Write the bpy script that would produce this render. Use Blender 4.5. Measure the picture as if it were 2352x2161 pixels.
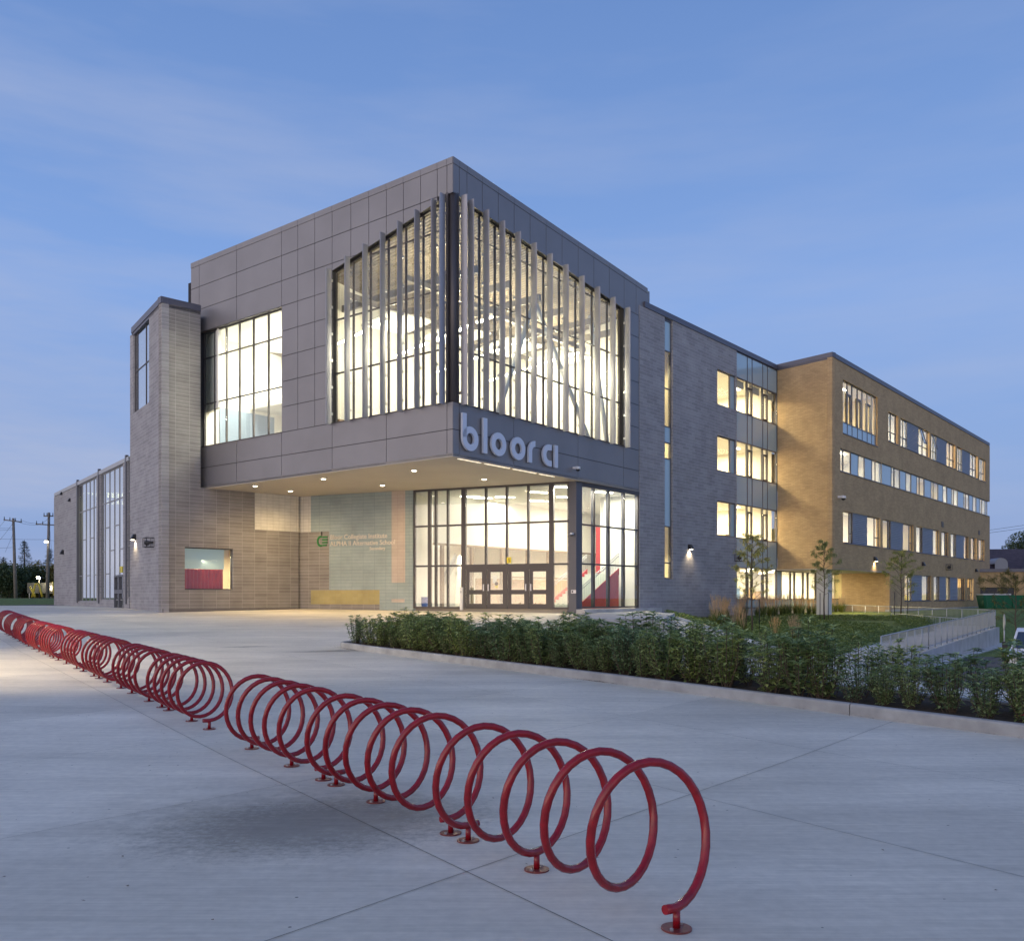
import bpy, bmesh, math, random
from mathutils import Vector, Matrix, noise
R = math.radians
for o in list(bpy.data.objects): bpy.data.objects.remove(o)
SC = bpy.context.scene
COL = SC.collection
random.seed(7)

# ---------------------------------------------------------------- camera
F, CX, HY, EZ = 2057.0, 1176.0, 1370.0, 1.8     # survey constants of the view
cam = bpy.data.cameras.new('camera'); camo = bpy.data.objects.new('camera', cam); COL.objects.link(camo)
cam.sensor_fit = 'HORIZONTAL'; cam.sensor_width = 36.0; cam.lens = F/2352*36
camo.location = (0, 0, EZ); camo.rotation_euler = (R(90), 0, 0)
cam.shift_y = (HY-1080.5)/2352; cam.clip_start = .1; cam.clip_end = 2000
SC.camera = camo
SC.view_settings.view_transform = 'Standard'; SC.view_settings.look = 'None'
SC.view_settings.exposure = 0.12; SC.view_settings.gamma = 1.0
SC.render.resolution_x = 1024; SC.render.resolution_y = 940

# ---------------------------------------------------------------- world: dusk sky
SUNAZ = Vector((-.72, -.70, 0)).normalized()
wd = bpy.data.worlds.new('World'); SC.world = wd; wd.use_nodes = True
nt = wd.node_tree; N = nt.nodes; L = nt.links; N.clear()
out = N.new('ShaderNodeOutputWorld'); bg = N.new('ShaderNodeBackground'); L.new(bg.outputs[0], out.inputs[0])
tc = N.new('ShaderNodeTexCoord'); sep = N.new('ShaderNodeSeparateXYZ'); L.new(tc.outputs['Generated'], sep.inputs[0])
el = N.new('ShaderNodeMath'); el.operation = 'MAXIMUM'; L.new(sep.outputs[2], el.inputs[0]); el.inputs[1].default_value = 0
ramp = N.new('ShaderNodeValToRGB'); L.new(el.outputs[0], ramp.inputs[0])
cr = ramp.color_ramp
cr.elements[0].position = 0; cr.elements[0].color = (.25, .34, .57, 1)
cr.elements[1].position = 1; cr.elements[1].color = (.085, .165, .42, 1)
for p, c in ((.10, (.225, .345, .63, 1)), (.30, (.20, .345, .69, 1)), (.55, (.13, .245, .54, 1))):
    e = cr.elements.new(p); e.color = c
dot = N.new('ShaderNodeVectorMath'); dot.operation = 'DOT_PRODUCT'
L.new(tc.outputs['Generated'], dot.inputs[0]); dot.inputs[1].default_value = SUNAZ
az = N.new('ShaderNodeMapRange'); L.new(dot.outputs['Value'], az.inputs[0])
az.inputs[1].default_value = -.15; az.inputs[2].default_value = 1.0; az.inputs[3].default_value = 0; az.inputs[4].default_value = 1
pw = N.new('ShaderNodeMath'); pw.operation = 'POWER'; L.new(az.outputs[0], pw.inputs[0]); pw.inputs[1].default_value = 1.3
low = N.new('ShaderNodeMapRange'); L.new(el.outputs[0], low.inputs[0])
low.inputs[1].default_value = 0; low.inputs[2].default_value = .75; low.inputs[3].default_value = 1; low.inputs[4].default_value = 0
lp = N.new('ShaderNodeMath'); lp.operation = 'POWER'; L.new(low.outputs[0], lp.inputs[0]); lp.inputs[1].default_value = 1.6
gl = N.new('ShaderNodeMath'); gl.operation = 'MULTIPLY'; L.new(pw.outputs[0], gl.inputs[0]); L.new(lp.outputs[0], gl.inputs[1])
mixg = N.new('ShaderNodeMixRGB'); L.new(gl.outputs[0], mixg.inputs[0]); L.new(ramp.outputs[0], mixg.inputs[1]); mixg.inputs[2].default_value = (2.75, 2.30, 1.95, 1)
# thin stretched clouds
mp = N.new('ShaderNodeMapping'); L.new(tc.outputs['Generated'], mp.inputs[0]); mp.inputs['Scale'].default_value = (1.1, 1.1, 6.5); mp.inputs['Rotation'].default_value = (R(12), R(-9), 0)
nz = N.new('ShaderNodeTexNoise'); L.new(mp.outputs[0], nz.inputs[0]); nz.inputs['Scale'].default_value = 2.3; nz.inputs['Detail'].default_value = 6; nz.inputs['Roughness'].default_value = .55
cm = N.new('ShaderNodeMapRange'); L.new(nz.outputs[0], cm.inputs[0]); cm.inputs[1].default_value = .40; cm.inputs[2].default_value = .68; cm.inputs[3].default_value = 0; cm.inputs[4].default_value = .85
lft = N.new('ShaderNodeMapRange'); L.new(sep.outputs[0], lft.inputs[0]); lft.inputs[1].default_value = .35; lft.inputs[2].default_value = -.55; lft.inputs[3].default_value = .42; lft.inputs[4].default_value = 1
lw = N.new('ShaderNodeMapRange'); L.new(el.outputs[0], lw.inputs[0]); lw.inputs[1].default_value = .6; lw.inputs[2].default_value = .1; lw.inputs[3].default_value = .35; lw.inputs[4].default_value = 1
m1 = N.new('ShaderNodeMath'); m1.operation = 'MULTIPLY'; L.new(cm.outputs[0], m1.inputs[0]); L.new(lft.outputs[0], m1.inputs[1])
m2 = N.new('ShaderNodeMath'); m2.operation = 'MULTIPLY'; L.new(m1.outputs[0], m2.inputs[0]); L.new(lw.outputs[0], m2.inputs[1])
mixc = N.new('ShaderNodeMixRGB'); L.new(m2.outputs[0], mixc.inputs[0]); L.new(mixg.outputs[0], mixc.inputs[1]); mixc.inputs[2].default_value = (.37, .43, .62, 1)
# a little physical sky on top of the gradient, sun just above the horizon behind the viewer's left
sky = N.new('ShaderNodeTexSky'); sky.sky_type = 'NISHITA'; sky.sun_disc = False; sky.sun_elevation = R(1.5)
sky.sun_rotation = math.atan2(SUNAZ.x, SUNAZ.y)
sm = N.new('ShaderNodeVectorMath'); sm.operation = 'SCALE'; L.new(sky.outputs[0], sm.inputs[0]); sm.inputs['Scale'].default_value = .02
ad = N.new('ShaderNodeVectorMath'); ad.operation = 'ADD'; L.new(mixc.outputs[0], ad.inputs[0]); L.new(sm.outputs[0], ad.inputs[1])
L.new(ad.outputs[0], bg.inputs[0]); bg.inputs[1].default_value = 1.0
# afterglow: very weak and very soft
sun = bpy.data.lights.new('sun', 'SUN'); sun.energy = .22; sun.angle = R(60); sun.color = (1, .86, .78)
suno = bpy.data.objects.new('sun', sun); COL.objects.link(suno)
suno.rotation_euler = (Vector((-SUNAZ.x, -SUNAZ.y, -.35))).to_track_quat('-Z', 'Y').to_euler()

# ---------------------------------------------------------------- materials
MATS = {}
def mat(name, col, rough=.6, metal=0, spec=.5, noisy=0, nscale=3, bump=0, bscale=40, emit=None, es=0, coat=0):
    if name in MATS: return MATS[name]
    m = bpy.data.materials.new(name); m.use_nodes = True; t = m.node_tree; b = t.nodes['Principled BSDF']
    b.inputs['Base Color'].default_value = (*col, 1); b.inputs['Roughness'].default_value = rough
    b.inputs['Metallic'].default_value = metal; b.inputs['Specular IOR Level'].default_value = spec
    if coat: b.inputs['Coat Weight'].default_value = coat; b.inputs['Coat Roughness'].default_value = .08
    g = t.nodes.new('ShaderNodeNewGeometry')
    if noisy:
        n = t.nodes.new('ShaderNodeTexNoise'); t.links.new(g.outputs['Position'], n.inputs[0]); n.inputs['Scale'].default_value = nscale; n.inputs['Detail'].default_value = 5
        mr = t.nodes.new('ShaderNodeMapRange'); t.links.new(n.outputs[0], mr.inputs[0]); mr.inputs[1].default_value = .3; mr.inputs[2].default_value = .7
        mr.inputs[3].default_value = 1-noisy; mr.inputs[4].default_value = 1+noisy
        mx = t.nodes.new('ShaderNodeVectorMath'); mx.operation = 'SCALE'; mx.inputs[0].default_value = col; t.links.new(mr.outputs[0], mx.inputs['Scale'])
        t.links.new(mx.outputs[0], b.inputs['Base Color'])
    if bump:
        n = t.nodes.new('ShaderNodeTexNoise'); t.links.new(g.outputs['Position'], n.inputs[0]); n.inputs['Scale'].default_value = bscale; n.inputs['Detail'].default_value = 4
        bp = t.nodes.new('ShaderNodeBump'); bp.inputs['Strength'].default_value = bump; bp.inputs['Distance'].default_value = .02
        t.links.new(n.outputs[0], bp.inputs['Height']); t.links.new(bp.outputs[0], b.inputs['Normal'])
    if emit: b.inputs['Emission Color'].default_value = (*emit, 1); b.inputs['Emission Strength'].default_value = es
    MATS[name] = m; return m

def brickmat(name, c1, c2, mortar, bw, rh, off=.5, ms=.012, rough=.85, bump=.4):
    m = bpy.data.materials.new(name); m.use_nodes = True; t = m.node_tree; b = t.nodes['Principled BSDF']; b.inputs['Roughness'].default_value = rough
    uv = t.nodes.new('ShaderNodeUVMap'); uv.uv_map = 'UV'
    br = t.nodes.new('ShaderNodeTexBrick'); t.links.new(uv.outputs[0], br.inputs[0]); br.offset = off
    br.inputs['Scale'].default_value = 1; br.inputs['Brick Width'].default_value = bw; br.inputs['Row Height'].default_value = rh
    br.inputs['Mortar Size'].default_value = ms; br.inputs['Mortar Smooth'].default_value = .1; br.inputs['Bias'].default_value = 0
    br.inputs['Color1'].default_value = (*c1, 1); br.inputs['Color2'].default_value = (*c2, 1); br.inputs['Mortar'].default_value = (*mortar, 1)
    g = t.nodes.new('ShaderNodeNewGeometry')
    n = t.nodes.new('ShaderNodeTexNoise'); t.links.new(g.outputs['Position'], n.inputs[0]); n.inputs['Scale'].default_value = .7; n.inputs['Detail'].default_value = 7; n.inputs['Roughness'].default_value = .65
    mr = t.nodes.new('ShaderNodeMapRange'); t.links.new(n.outputs[0], mr.inputs[0]); mr.inputs[1].default_value = .3; mr.inputs[2].default_value = .7; mr.inputs[3].default_value = .86; mr.inputs[4].default_value = 1.12
    mx = t.nodes.new('ShaderNodeVectorMath'); mx.operation = 'SCALE'; t.links.new(br.outputs[0], mx.inputs[0]); t.links.new(mr.outputs[0], mx.inputs['Scale'])
    t.links.new(mx.outputs[0], b.inputs['Base Color'])
    n2 = t.nodes.new('ShaderNodeTexNoise'); t.links.new(g.outputs['Position'], n2.inputs[0]); n2.inputs['Scale'].default_value = 9
    a = t.nodes.new('ShaderNodeMath'); a.operation = 'MULTIPLY_ADD'; t.links.new(br.outputs['Fac'], a.inputs[0]); a.inputs[1].default_value = -1; t.links.new(n2.outputs[0], a.inputs[2])
    bp = t.nodes.new('ShaderNodeBump'); bp.inputs['Strength'].default_value = bump; bp.inputs['Distance'].default_value = .02
    t.links.new(a.outputs[0], bp.inputs['Height']); t.links.new(bp.outputs[0], b.inputs['Normal'])
    MATS[name] = m; return m

def glassmat(name, tint=(.93, .96, .95), f0=.06):
    """thin pane: Schlick reflectance that is the same from both sides"""
    m = bpy.data.materials.new(name); m.use_nodes = True; t = m.node_tree; t.nodes.clear()
    o = t.nodes.new('ShaderNodeOutputMaterial'); mx = t.nodes.new('ShaderNodeMixShader'); tr = t.nodes.new('ShaderNodeBsdfTransparent'); gl = t.nodes.new('ShaderNodeBsdfGlossy')
    g = t.nodes.new('ShaderNodeNewGeometry'); d = t.nodes.new('ShaderNodeVectorMath'); d.operation = 'DOT_PRODUCT'; t.links.new(g.outputs['Normal'], d.inputs[0]); t.links.new(g.outputs['Incoming'], d.inputs[1])
    def mth(op, x, y=None):
        q = t.nodes.new('ShaderNodeMath'); q.operation = op
        for i, v in enumerate((x, y)):
            if v is None: continue
            if isinstance(v, (int, float)): q.inputs[i].default_value = v
            else: t.links.new(v, q.inputs[i])
        return q.outputs[0]
    k = mth('POWER', mth('SUBTRACT', 1, mth('ABSOLUTE', d.outputs['Value'])), 5)
    fr = mth('ADD', mth('MULTIPLY', k, 1-f0), f0)
    tr.inputs[0].default_value = (*tint, 1); gl.inputs['Roughness'].default_value = .01; gl.inputs['Color'].default_value = (1, 1, 1, 1)
    t.links.new(fr, mx.inputs[0]); t.links.new(tr.outputs[0], mx.inputs[1]); t.links.new(gl.outputs[0], mx.inputs[2]); t.links.new(mx.outputs[0], o.inputs[0])
    MATS[name] = m; return m

STONE = brickmat('stone_block', (.225, .207, .198), (.275, .257, .243), (.42, .40, .375), .80, .20, 0.0, .009)
STONE2 = brickmat('stone_block_smooth', (.27, .262, .268), (.34, .33, .335), (.43, .42, .43), .80, .20, 0.5, .010)
BRICK = brickmat('tan_brick', (.435, .295, .155), (.53, .37, .20), (.36, .26, .14), .40, .10, .5, .010, .85, .12)
BRICKH = brickmat('red_brick', (.22, .06, .04), (.27, .09, .06), (.25, .2, .17), .25, .083, .5, .012)
TILE_W = brickmat('white_tile', (.62, .60, .55), (.66, .64, .59), (.40, .38, .35), .40, .20, 0, .008)
TILE_B = brickmat('pale_blue_tile', (.31, .38, .39), (.335, .40, .41), (.21, .26, .27), .80, .20, 0, .008)
TILE_P = brickmat('peach_tile', (.50, .43, .38), (.53, .46, .41), (.42, .33, .29), .40, .20, 0, .008)
TILE_Y = brickmat('yellow_tile', (.40, .345, .165), (.43, .37, .185), (.42, .33, .10), .40, .20, 0, .006)
PANEL = mat('bronze_grey_metal_panel', (.235, .226, .232), .42, .35, noisy=.07, nscale=.5)
DARK = mat('dark_gap', (.02, .02, .025), .8)
FIN = mat('silver_fin', (.33, .33, .355), .42, .4)
COPE = mat('coping_metal', (.13, .13, .16), .45, .4)
FRAME = mat('dark_bronze_frame', (.085, .078, .080), .45, .4)
FRAME2 = mat('grey_frame', (.12, .12, .135), .45, .4)
GLASS = glassmat('clear_glass')
GLASSG = glassmat('reflective_glass', (.62, .68, .60), .58)
SPAN = mat('blue_spandrel_glass', (.36, .50, .56), .12, .0, .8, coat=.6)
SPANG = mat('grey_green_spandrel', (.34, .43, .46), .15, .0, .7, coat=.5)
SIDING = mat('ribbed_siding', (.31, .33, .40), .5, .2)
WHITE = mat('white_wall', (.80, .78, .72), .8)
WARMW = mat('cream_wall', (.78, .68, .46), .8)
CEILT = mat('white_ceiling', (.75, .74, .70), .9)
DECK = mat('brown_deck', (.195, .165, .13), .7, noisy=.2, nscale=2)
FLOORI = mat('interior_floor', (.35, .31, .26), .4)
SOFF = mat('soffit_panel', (.46, .42, .36), .7, noisy=.04, nscale=.5)
REDP = mat('red_paint', (.48, .045, .03), .5, noisy=.08, nscale=2)
LAMP = mat('lit_tube', (1, 1, 1), .5, emit=(1, .90, .72), es=14)
LAMPW = mat('lit_downlight', (1, 1, 1), .5, emit=(1, .87, .62), es=22)
CONC = mat('cast_concrete', (.42, .42, .42), .85, noisy=.16, nscale=1.3, bump=.3, bscale=30)
KERB = mat('kerb_concrete', (.345, .35, .345), .85, noisy=.2, nscale=2.5, bump=.4, bscale=60)
RAILM = mat('galvanised_rail', (.42, .44, .46), .45, .5)
REDR = mat('red_gloss_paint', (.27, .006, .012), .26, 0, .4, noisy=.22, nscale=18, coat=.35)
PLATE = mat('red_brown_plate', (.20, .045, .04), .4, .2, noisy=.3, nscale=30)
STEEL = mat('zinc_bolt', (.5, .5, .52), .35, .9)
BLACK = mat('black_metal', (.015, .015, .018), .45)
WHITEM = mat('white_plastic', (.75, .75, .77), .4)
SOIL = mat('mulch_soil', (.055, .038, .026), .95, noisy=.5, nscale=12, bump=.8, bscale=30)
BARK = mat('bark', (.10, .075, .055), .9, noisy=.3, nscale=20)
POLEM = mat('weathered_pole', (.21, .19, .165), .9, noisy=.2, nscale=4)
SIGNM = mat('brushed_sign_metal', (.62, .66, .74), .4, .15)
GREENS = mat('green_logo', (.02, .20, .04), .5)
TXT = mat('steel_text', (.72, .66, .55), .35, .5)
YEL = mat('yellow_plate', (.75, .62, .04), .5)

def leafmat(name, c, var=.45, tr=.25):
    m = bpy.data.materials.new(name); m.use_nodes = True; t = m.node_tree; b = t.nodes['Principled BSDF']
    b.inputs['Roughness'].default_value = .5
    oi = t.nodes.new('ShaderNodeObjectInfo'); mo = t.nodes.new('ShaderNodeMixRGB'); t.links.new(oi.outputs['Random'], mo.inputs[0]); mo.inputs[1].default_value = (c[0]*.78, c[1]*.84, c[2]*.95, 1); mo.inputs[2].default_value = (c[0]*1.30, c[1]*1.15, c[2]*.85, 1)
    g = t.nodes.new('ShaderNodeNewGeometry'); hs = t.nodes.new('ShaderNodeHueSaturation'); t.links.new(mo.outputs[0], hs.inputs['Color'])
    mr = t.nodes.new('ShaderNodeMapRange'); t.links.new(g.outputs['Random Per Island'], mr.inputs[0]); mr.inputs[3].default_value = 1-var; mr.inputs[4].default_value = 1+var
    mh = t.nodes.new('ShaderNodeMapRange'); t.links.new(g.outputs['Random Per Island'], mh.inputs[0]); mh.inputs[3].default_value = .53; mh.inputs[4].default_value = .465
    t.links.new(mr.outputs[0], hs.inputs['Value']); t.links.new(mh.outputs[0], hs.inputs['Hue']); t.links.new(hs.outputs[0], b.inputs['Base Color'])
    tl = t.nodes.new('ShaderNodeBsdfTranslucent'); t.links.new(hs.outputs[0], tl.inputs[0]); mx = t.nodes.new('ShaderNodeMixShader'); mx.inputs[0].default_value = tr
    o = t.nodes['Material Output']; t.links.new(b.outputs[0], mx.inputs[1]); t.links.new(tl.outputs[0], mx.inputs[2]); t.links.new(mx.outputs[0], o.inputs[0])
    MATS[name] = m; return m
LEAF = leafmat('shrub_leaf', (.24, .345, .15), .6, .3)
LEAFD = leafmat('dark_tree_leaf', (.075, .115, .045), .5)
LEAFC = leafmat('conifer_needles', (.05, .085, .06), .4, .1)
LEAFY = leafmat('young_tree_leaf', (.30, .34, .11), .4)
LEAFA = leafmat('autumn_tree_leaf', (.19, .18, .05), .5)
GRASSB = leafmat('grass_blade', (.12, .16, .045), .35)
PLUME = leafmat('tan_plume', (.60, .45, .28), .3)
COVER = leafmat('ground_cover_leaf', (.17, .25, .07), .5)
REDL = leafmat('red_leaf', (.35, .015, .02), .3)

# ribs for siding / deck from UV
def ribs(m, scale, strength, axis=1):
    t = m.node_tree; b = t.nodes['Principled BSDF']; uv = t.nodes.new('ShaderNodeUVMap'); uv.uv_map = 'UV'
    w = t.nodes.new('ShaderNodeTexWave'); w.bands_direction = 'Y' if axis else 'X'; w.inputs['Scale'].default_value = scale; w.wave_profile = 'SIN'
    t.links.new(uv.outputs[0], w.inputs[0]); bp = t.nodes.new('ShaderNodeBump'); bp.inputs['Strength'].default_value = strength; bp.inputs['Distance'].default_value = .05
    t.links.new(w.outputs[0], bp.inputs['Height']); t.links.new(bp.outputs[0], b.inputs['Normal'])
ribs(SIDING, 2.2, 1.0); ribs(DECK, 1.6, 1.0, 0)

# ---------------------------------------------------------------- geometry helpers
class Face:
    """vertical wall plane through the plan point seen in column x0 at depth d0, running towards vanishing column xv"""
    def __init__(s, x0, d0, xv, off=0):
        s.P0 = Vector(((x0-CX)/F*d0, d0)); a = math.atan2(xv-CX, F)
        s.u = Vector((math.sin(a), math.cos(a)))
        n = Vector((s.u.y, -s.u.x))
        if n.dot(s.P0) > 0: n = -n
        s.n = n; s.P0 = s.P0 + n*off
    def hit(s, x, o=0):
        q = s.P0+s.n*o; r = Vector(((x-CX)/F, 1.0)); t = q.dot(s.n)/r.dot(s.n); return (r*t-q).dot(s.u), t
    def s(s_, x, o=0): return s_.hit(x, o)[0]
    def d(s_, x, o=0): return s_.hit(x, o)[1]
    def z(s_, x, y, o=0): return EZ+(HY-y)/F*s_.hit(x, o)[1]
    def p(s_, s, z, o=0): q = s_.P0+s_.u*s+s_.n*o; return Vector((q.x, q.y, z))
    @staticmethod
    def thru(a, b):
        f = Face.__new__(Face); f.P0 = Vector(a[:2]); f.u = (Vector(b[:2])-f.P0).normalized(); n = Vector((f.u.y, -f.u.x))
        if n.dot(f.P0) > 0: n = -n
        f.n = n; return f
WORLDF = Face.__new__(Face); WORLDF.P0 = Vector((0, 0)); WORLDF.u = Vector((1, 0)); WORLDF.n = Vector((0, -1))

class MB:
    def __init__(s): s.v = []; s.f = []; s.uv = []; s.sm = []
    def face(s, pts, uvs=None, smooth=False):
        b = len(s.v); s.v += [tuple(p) for p in pts]; s.f.append(tuple(range(b, b+len(pts)))); s.uv.append(uvs or [(0, 0)]*len(pts)); s.sm.append(smooth)
    def poly(s, fc, pts, o0, o1):
        """extrude polygon pts (s,z) between offsets o0 (back) and o1 (front)"""
        if len(pts) < 3: return
        ar = sum(pts[i][0]*pts[(i+1) % len(pts)][1]-pts[(i+1) % len(pts)][0]*pts[i][1] for i in range(len(pts)))
        if abs(ar) < 1e-6: return
        P = lambda q, o: fc.p(q[0], q[1], o)
        flip = (ar > 0) != (Vector((fc.u.x, fc.u.y, 0)).cross(Vector((0, 0, 1))).dot(Vector((fc.n.x, fc.n.y, 0))) > 0)
        A = list(reversed(pts)) if flip else list(pts)
        s.face([P(q, o1) for q in A], [(q[0], q[1]) for q in A])
        s.face([P(q, o0) for q in reversed(A)], [(q[0], q[1]) for q in reversed(A)])
        for i in range(len(A)):
            a, b = A[i], A[(i+1) % len(A)]
            hor = abs(a[1]-b[1]) < abs(a[0]-b[0])
            uv = [(a[0], o1), (a[0], o0), (b[0], o0), (b[0], o1)] if hor else [(o1, a[1]), (o0, a[1]), (o0, b[1]), (o1, b[1])]
            s.face([P(a, o1), P(a, o0), P(b, o0), P(b, o1)], uv)
    def box(s, fc, s0, s1, z0, z1, o0, o1):
        s.poly(fc, [(s0, z0), (s1, z0), (s1, z1), (s0, z1)], o0, o1)
    def wall(s, fc, s0, s1, z0, z1, holes, t=.3):
        if s0 > s1: s0, s1 = s1, s0
        hs = [(min(h[0], h[1]), max(h[0], h[1]), h[2], h[3]) for h in holes]
        S = sorted({s0, s1, *[min(max(q, s0), s1) for h in hs for q in h[:2]]}); Z = sorted({z0, z1, *[min(max(q, z0), z1) for h in hs for q in h[2:]]})
        S = [a for i, a in enumerate(S) if i == 0 or a-S[i-1] > 1e-5]; Z = [a for i, a in enumerate(Z) if i == 0 or a-Z[i-1] > 1e-5]
        def hole(i, j):
            if i < 0 or j < 0 or i >= len(S)-1 or j >= len(Z)-1: return True
            cs = (S[i]+S[i+1])/2; cz = (Z[j]+Z[j+1])/2
            return any(h[0] < cs < h[1] and h[2] < cz < h[3] for h in hs)
        p = fc.p
        for i in range(len(S)-1):
            for j in range(len(Z)-1):
                if hole(i, j): continue
                a, b, c, d = S[i], S[i+1], Z[j], Z[j+1]
                s.face([p(a, c, 0), p(b, c, 0), p(b, d, 0), p(a, d, 0)], [(a, c), (b, c), (b, d), (a, d)])
                s.face([p(a, d, -t), p(b, d, -t), p(b, c, -t), p(a, c, -t)], [(a, d), (b, d), (b, c), (a, c)])
                if hole(i-1, j): s.face([p(a, c, -t), p(a, c, 0), p(a, d, 0), p(a, d, -t)], [(-t, c), (0, c), (0, d), (-t, d)])
                if hole(i+1, j): s.face([p(b, c, 0), p(b, c, -t), p(b, d, -t), p(b, d, 0)], [(0, c), (-t, c), (-t, d), (0, d)])
                if hole(i, j-1): s.face([p(a, c, -t), p(b, c, -t), p(b, c, 0), p(a, c, 0)], [(a, -t), (b, -t), (b, 0), (a, 0)])
                if hole(i, j+1): s.face([p(a, d, 0), p(b, d, 0), p(b, d, -t), p(a, d, -t)], [(a, 0), (b, 0), (b, -t), (a, -t)])
    def aabb(s, x0, x1, y0, y1, z0, z1): s.box(WORLDF, x0, x1, z0, z1, -y1, -y0)
    def flat(s, pts, z0, z1):
        """horizontal slab from plan polygon"""
        a = sum(pts[i][0]*pts[(i+1) % len(pts)][1]-pts[(i+1) % len(pts)][0]*pts[i][1] for i in range(len(pts)))
        if a < 0: pts = list(reversed(pts))
        s.face([(p[0], p[1], z1) for p in pts], [(p[0], p[1]) for p in pts])
        s.face([(p[0], p[1], z0) for p in reversed(pts)], [(p[0], p[1]) for p in reversed(pts)])
        for i in range(len(pts)):
            a, b = pts[i], pts[(i+1) % len(pts)]
            s.face([(a[0], a[1], z0), (b[0], b[1], z0), (b[0], b[1], z1), (a[0], a[1], z1)], [(0, z0), (1, z0), (1, z1), (0, z1)])
    def tube(s, pts, rad, seg=8, cap=True, smooth=True):
        pts = [Vector(p) for p in pts]; n = len(pts); rads = rad if isinstance(rad, (list, tuple)) else [rad]*n
        rings = []; up = None
        for i in range(n):
            t = (pts[min(i+1, n-1)]-pts[max(i-1, 0)]).normalized()
            if up is None: up = Vector((0, 0, 1)) if abs(t.z) < .9 else Vector((1, 0, 0))
            a = up.cross(t)
            if a.length < 1e-4: a = Vector((1, 0, 0)).cross(t)
            a.normalize(); b = t.cross(a).normalized(); up = b
            b0 = len(s.v)
            s.v += [tuple(pts[i]+(a*math.cos(2*math.pi*k/seg)+b*math.sin(2*math.pi*k/seg))*rads[i]) for k in range(seg)]; rings.append(b0)
        for i in range(n-1):
            for k in range(seg):
                k2 = (k+1) % seg; s.f.append((rings[i]+k, rings[i]+k2, rings[i+1]+k2, rings[i+1]+k)); s.uv.append([(0, 0)]*4); s.sm.append(smooth)
        if cap:
            s.f.append(tuple(rings[0]+k for k in reversed(range(seg)))); s.uv.append([(0, 0)]*seg); s.sm.append(False)
            s.f.append(tuple(rings[-1]+k for k in range(seg))); s.uv.append([(0, 0)]*seg); s.sm.append(False)
    def disc(s, c, r, h, seg=20, r2=None):
        r2 = r if r2 is None else r2
        s.tube([(c[0], c[1], c[2]), (c[0], c[1], c[2]+h)], [r, r2], seg, True, False)
    def build(s, name, m, parent=None, **kw):
        me = bpy.data.meshes.new(name); org = Vector((0, 0, 0))
        q = parent
        while q is not None: org = org+q.location if not q.get('_loc') else org; q = q.parent
        me.from_pydata([tuple(Vector(v)-org) for v in s.v], [], s.f); me.update()
        ul = me.uv_layers.new(name='UV'); k = 0; flat = []
        for u in s.uv:
            for q in u: flat += [q[0], q[1]]
        ul.data.foreach_set('uv', flat); me.polygons.foreach_set('use_smooth', s.sm)
        me.materials.append(m); o = bpy.data.objects.new(name, me); COL.objects.link(o)
        if parent is not None: o.parent = parent
        tag(o, **kw); return o

def tag(o, label=None, cat=None, group=None, kind=None):
    if label: o['label'] = label
    if cat: o['category'] = cat
    if group: o['group'] = group
    if kind: o['kind'] = kind
    return o
def thing(name, loc, label, cat, group=None, rz=0):
    o = bpy.data.objects.new(name, None); COL.objects.link(o); o.location = loc; o.rotation_euler.z = rz; o.empty_display_size = .2
    return tag(o, label, cat, group)
def copytree(o, parent=None):
    c = o.copy(); COL.objects.link(c)
    if parent is not None: c.parent = parent
    for ch in list(o.children): copytree(ch, c)
    return c
def clip(pts, f):
    """keep the part of polygon where f(s,z)>=0 (f linear)"""
    outp = []
    for i in range(len(pts)):
        a, b = pts[i], pts[(i+1) % len(pts)]; fa, fb = f(*a), f(*b)
        if fa >= 0: outp.append(a)
        if (fa > 0 > fb) or (fa < 0 < fb):
            t = fa/(fa-fb); outp.append((a[0]+(b[0]-a[0])*t, a[1]+(b[1]-a[1])*t))
    return outp
def area(loc, sx, sy, power, col=(1, .88, .66), direction=(0, 0, -1), rz=0, spread=None):
    l = bpy.data.lights.new('lamp_light', 'AREA'); l.shape = 'RECTANGLE'; l.size = sx; l.size_y = sy; l.energy = power; l.color = col
    if spread: l.spread = spread
    o = bpy.data.objects.new('lamp_light', l); COL.objects.link(o); o.location = loc
    e = Vector(direction).to_track_quat('-Z', 'Y').to_euler(); o.rotation_euler = e
    if tuple(direction) == (0, 0, -1): o.rotation_euler = (0, 0, rz)
    return o
def spot(loc, power, col=(1, .82, .55), direction=(0, 0, -1), ang=100, blend=.8, rad=.06):
    l = bpy.data.lights.new('lamp_light', 'SPOT'); l.energy = power; l.color = col; l.spot_size = R(ang); l.spot_blend = blend; l.shadow_soft_size = rad
    o = bpy.data.objects.new('lamp_light', l); COL.objects.link(o); o.location = loc
    o.rotation_euler = Vector(direction).to_track_quat('-Z', 'Y').to_euler(); return o
def bulb(loc, power, col=(1, .87, .62), rad=.12):
    l = bpy.data.lights.new('lamp_light', 'POINT'); l.energy = power; l.color = col; l.shadow_soft_size = rad
    o = bpy.data.objects.new('lamp_light', l); COL.objects.link(o); o.location = loc; return o
def sstep(a, b, x):
    t = min(max((x-a)/(b-a), 0), 1); return t*t*(3-2*t)
def interp(tab, x):
    if x <= tab[0][0]: return tab[0][1]
    for (a, fa), (b, fb) in zip(tab, tab[1:]):
        if x <= b: return fa+(fb-fa)*(x-a)/(b-a)
    return tab[-1][1]

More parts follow.
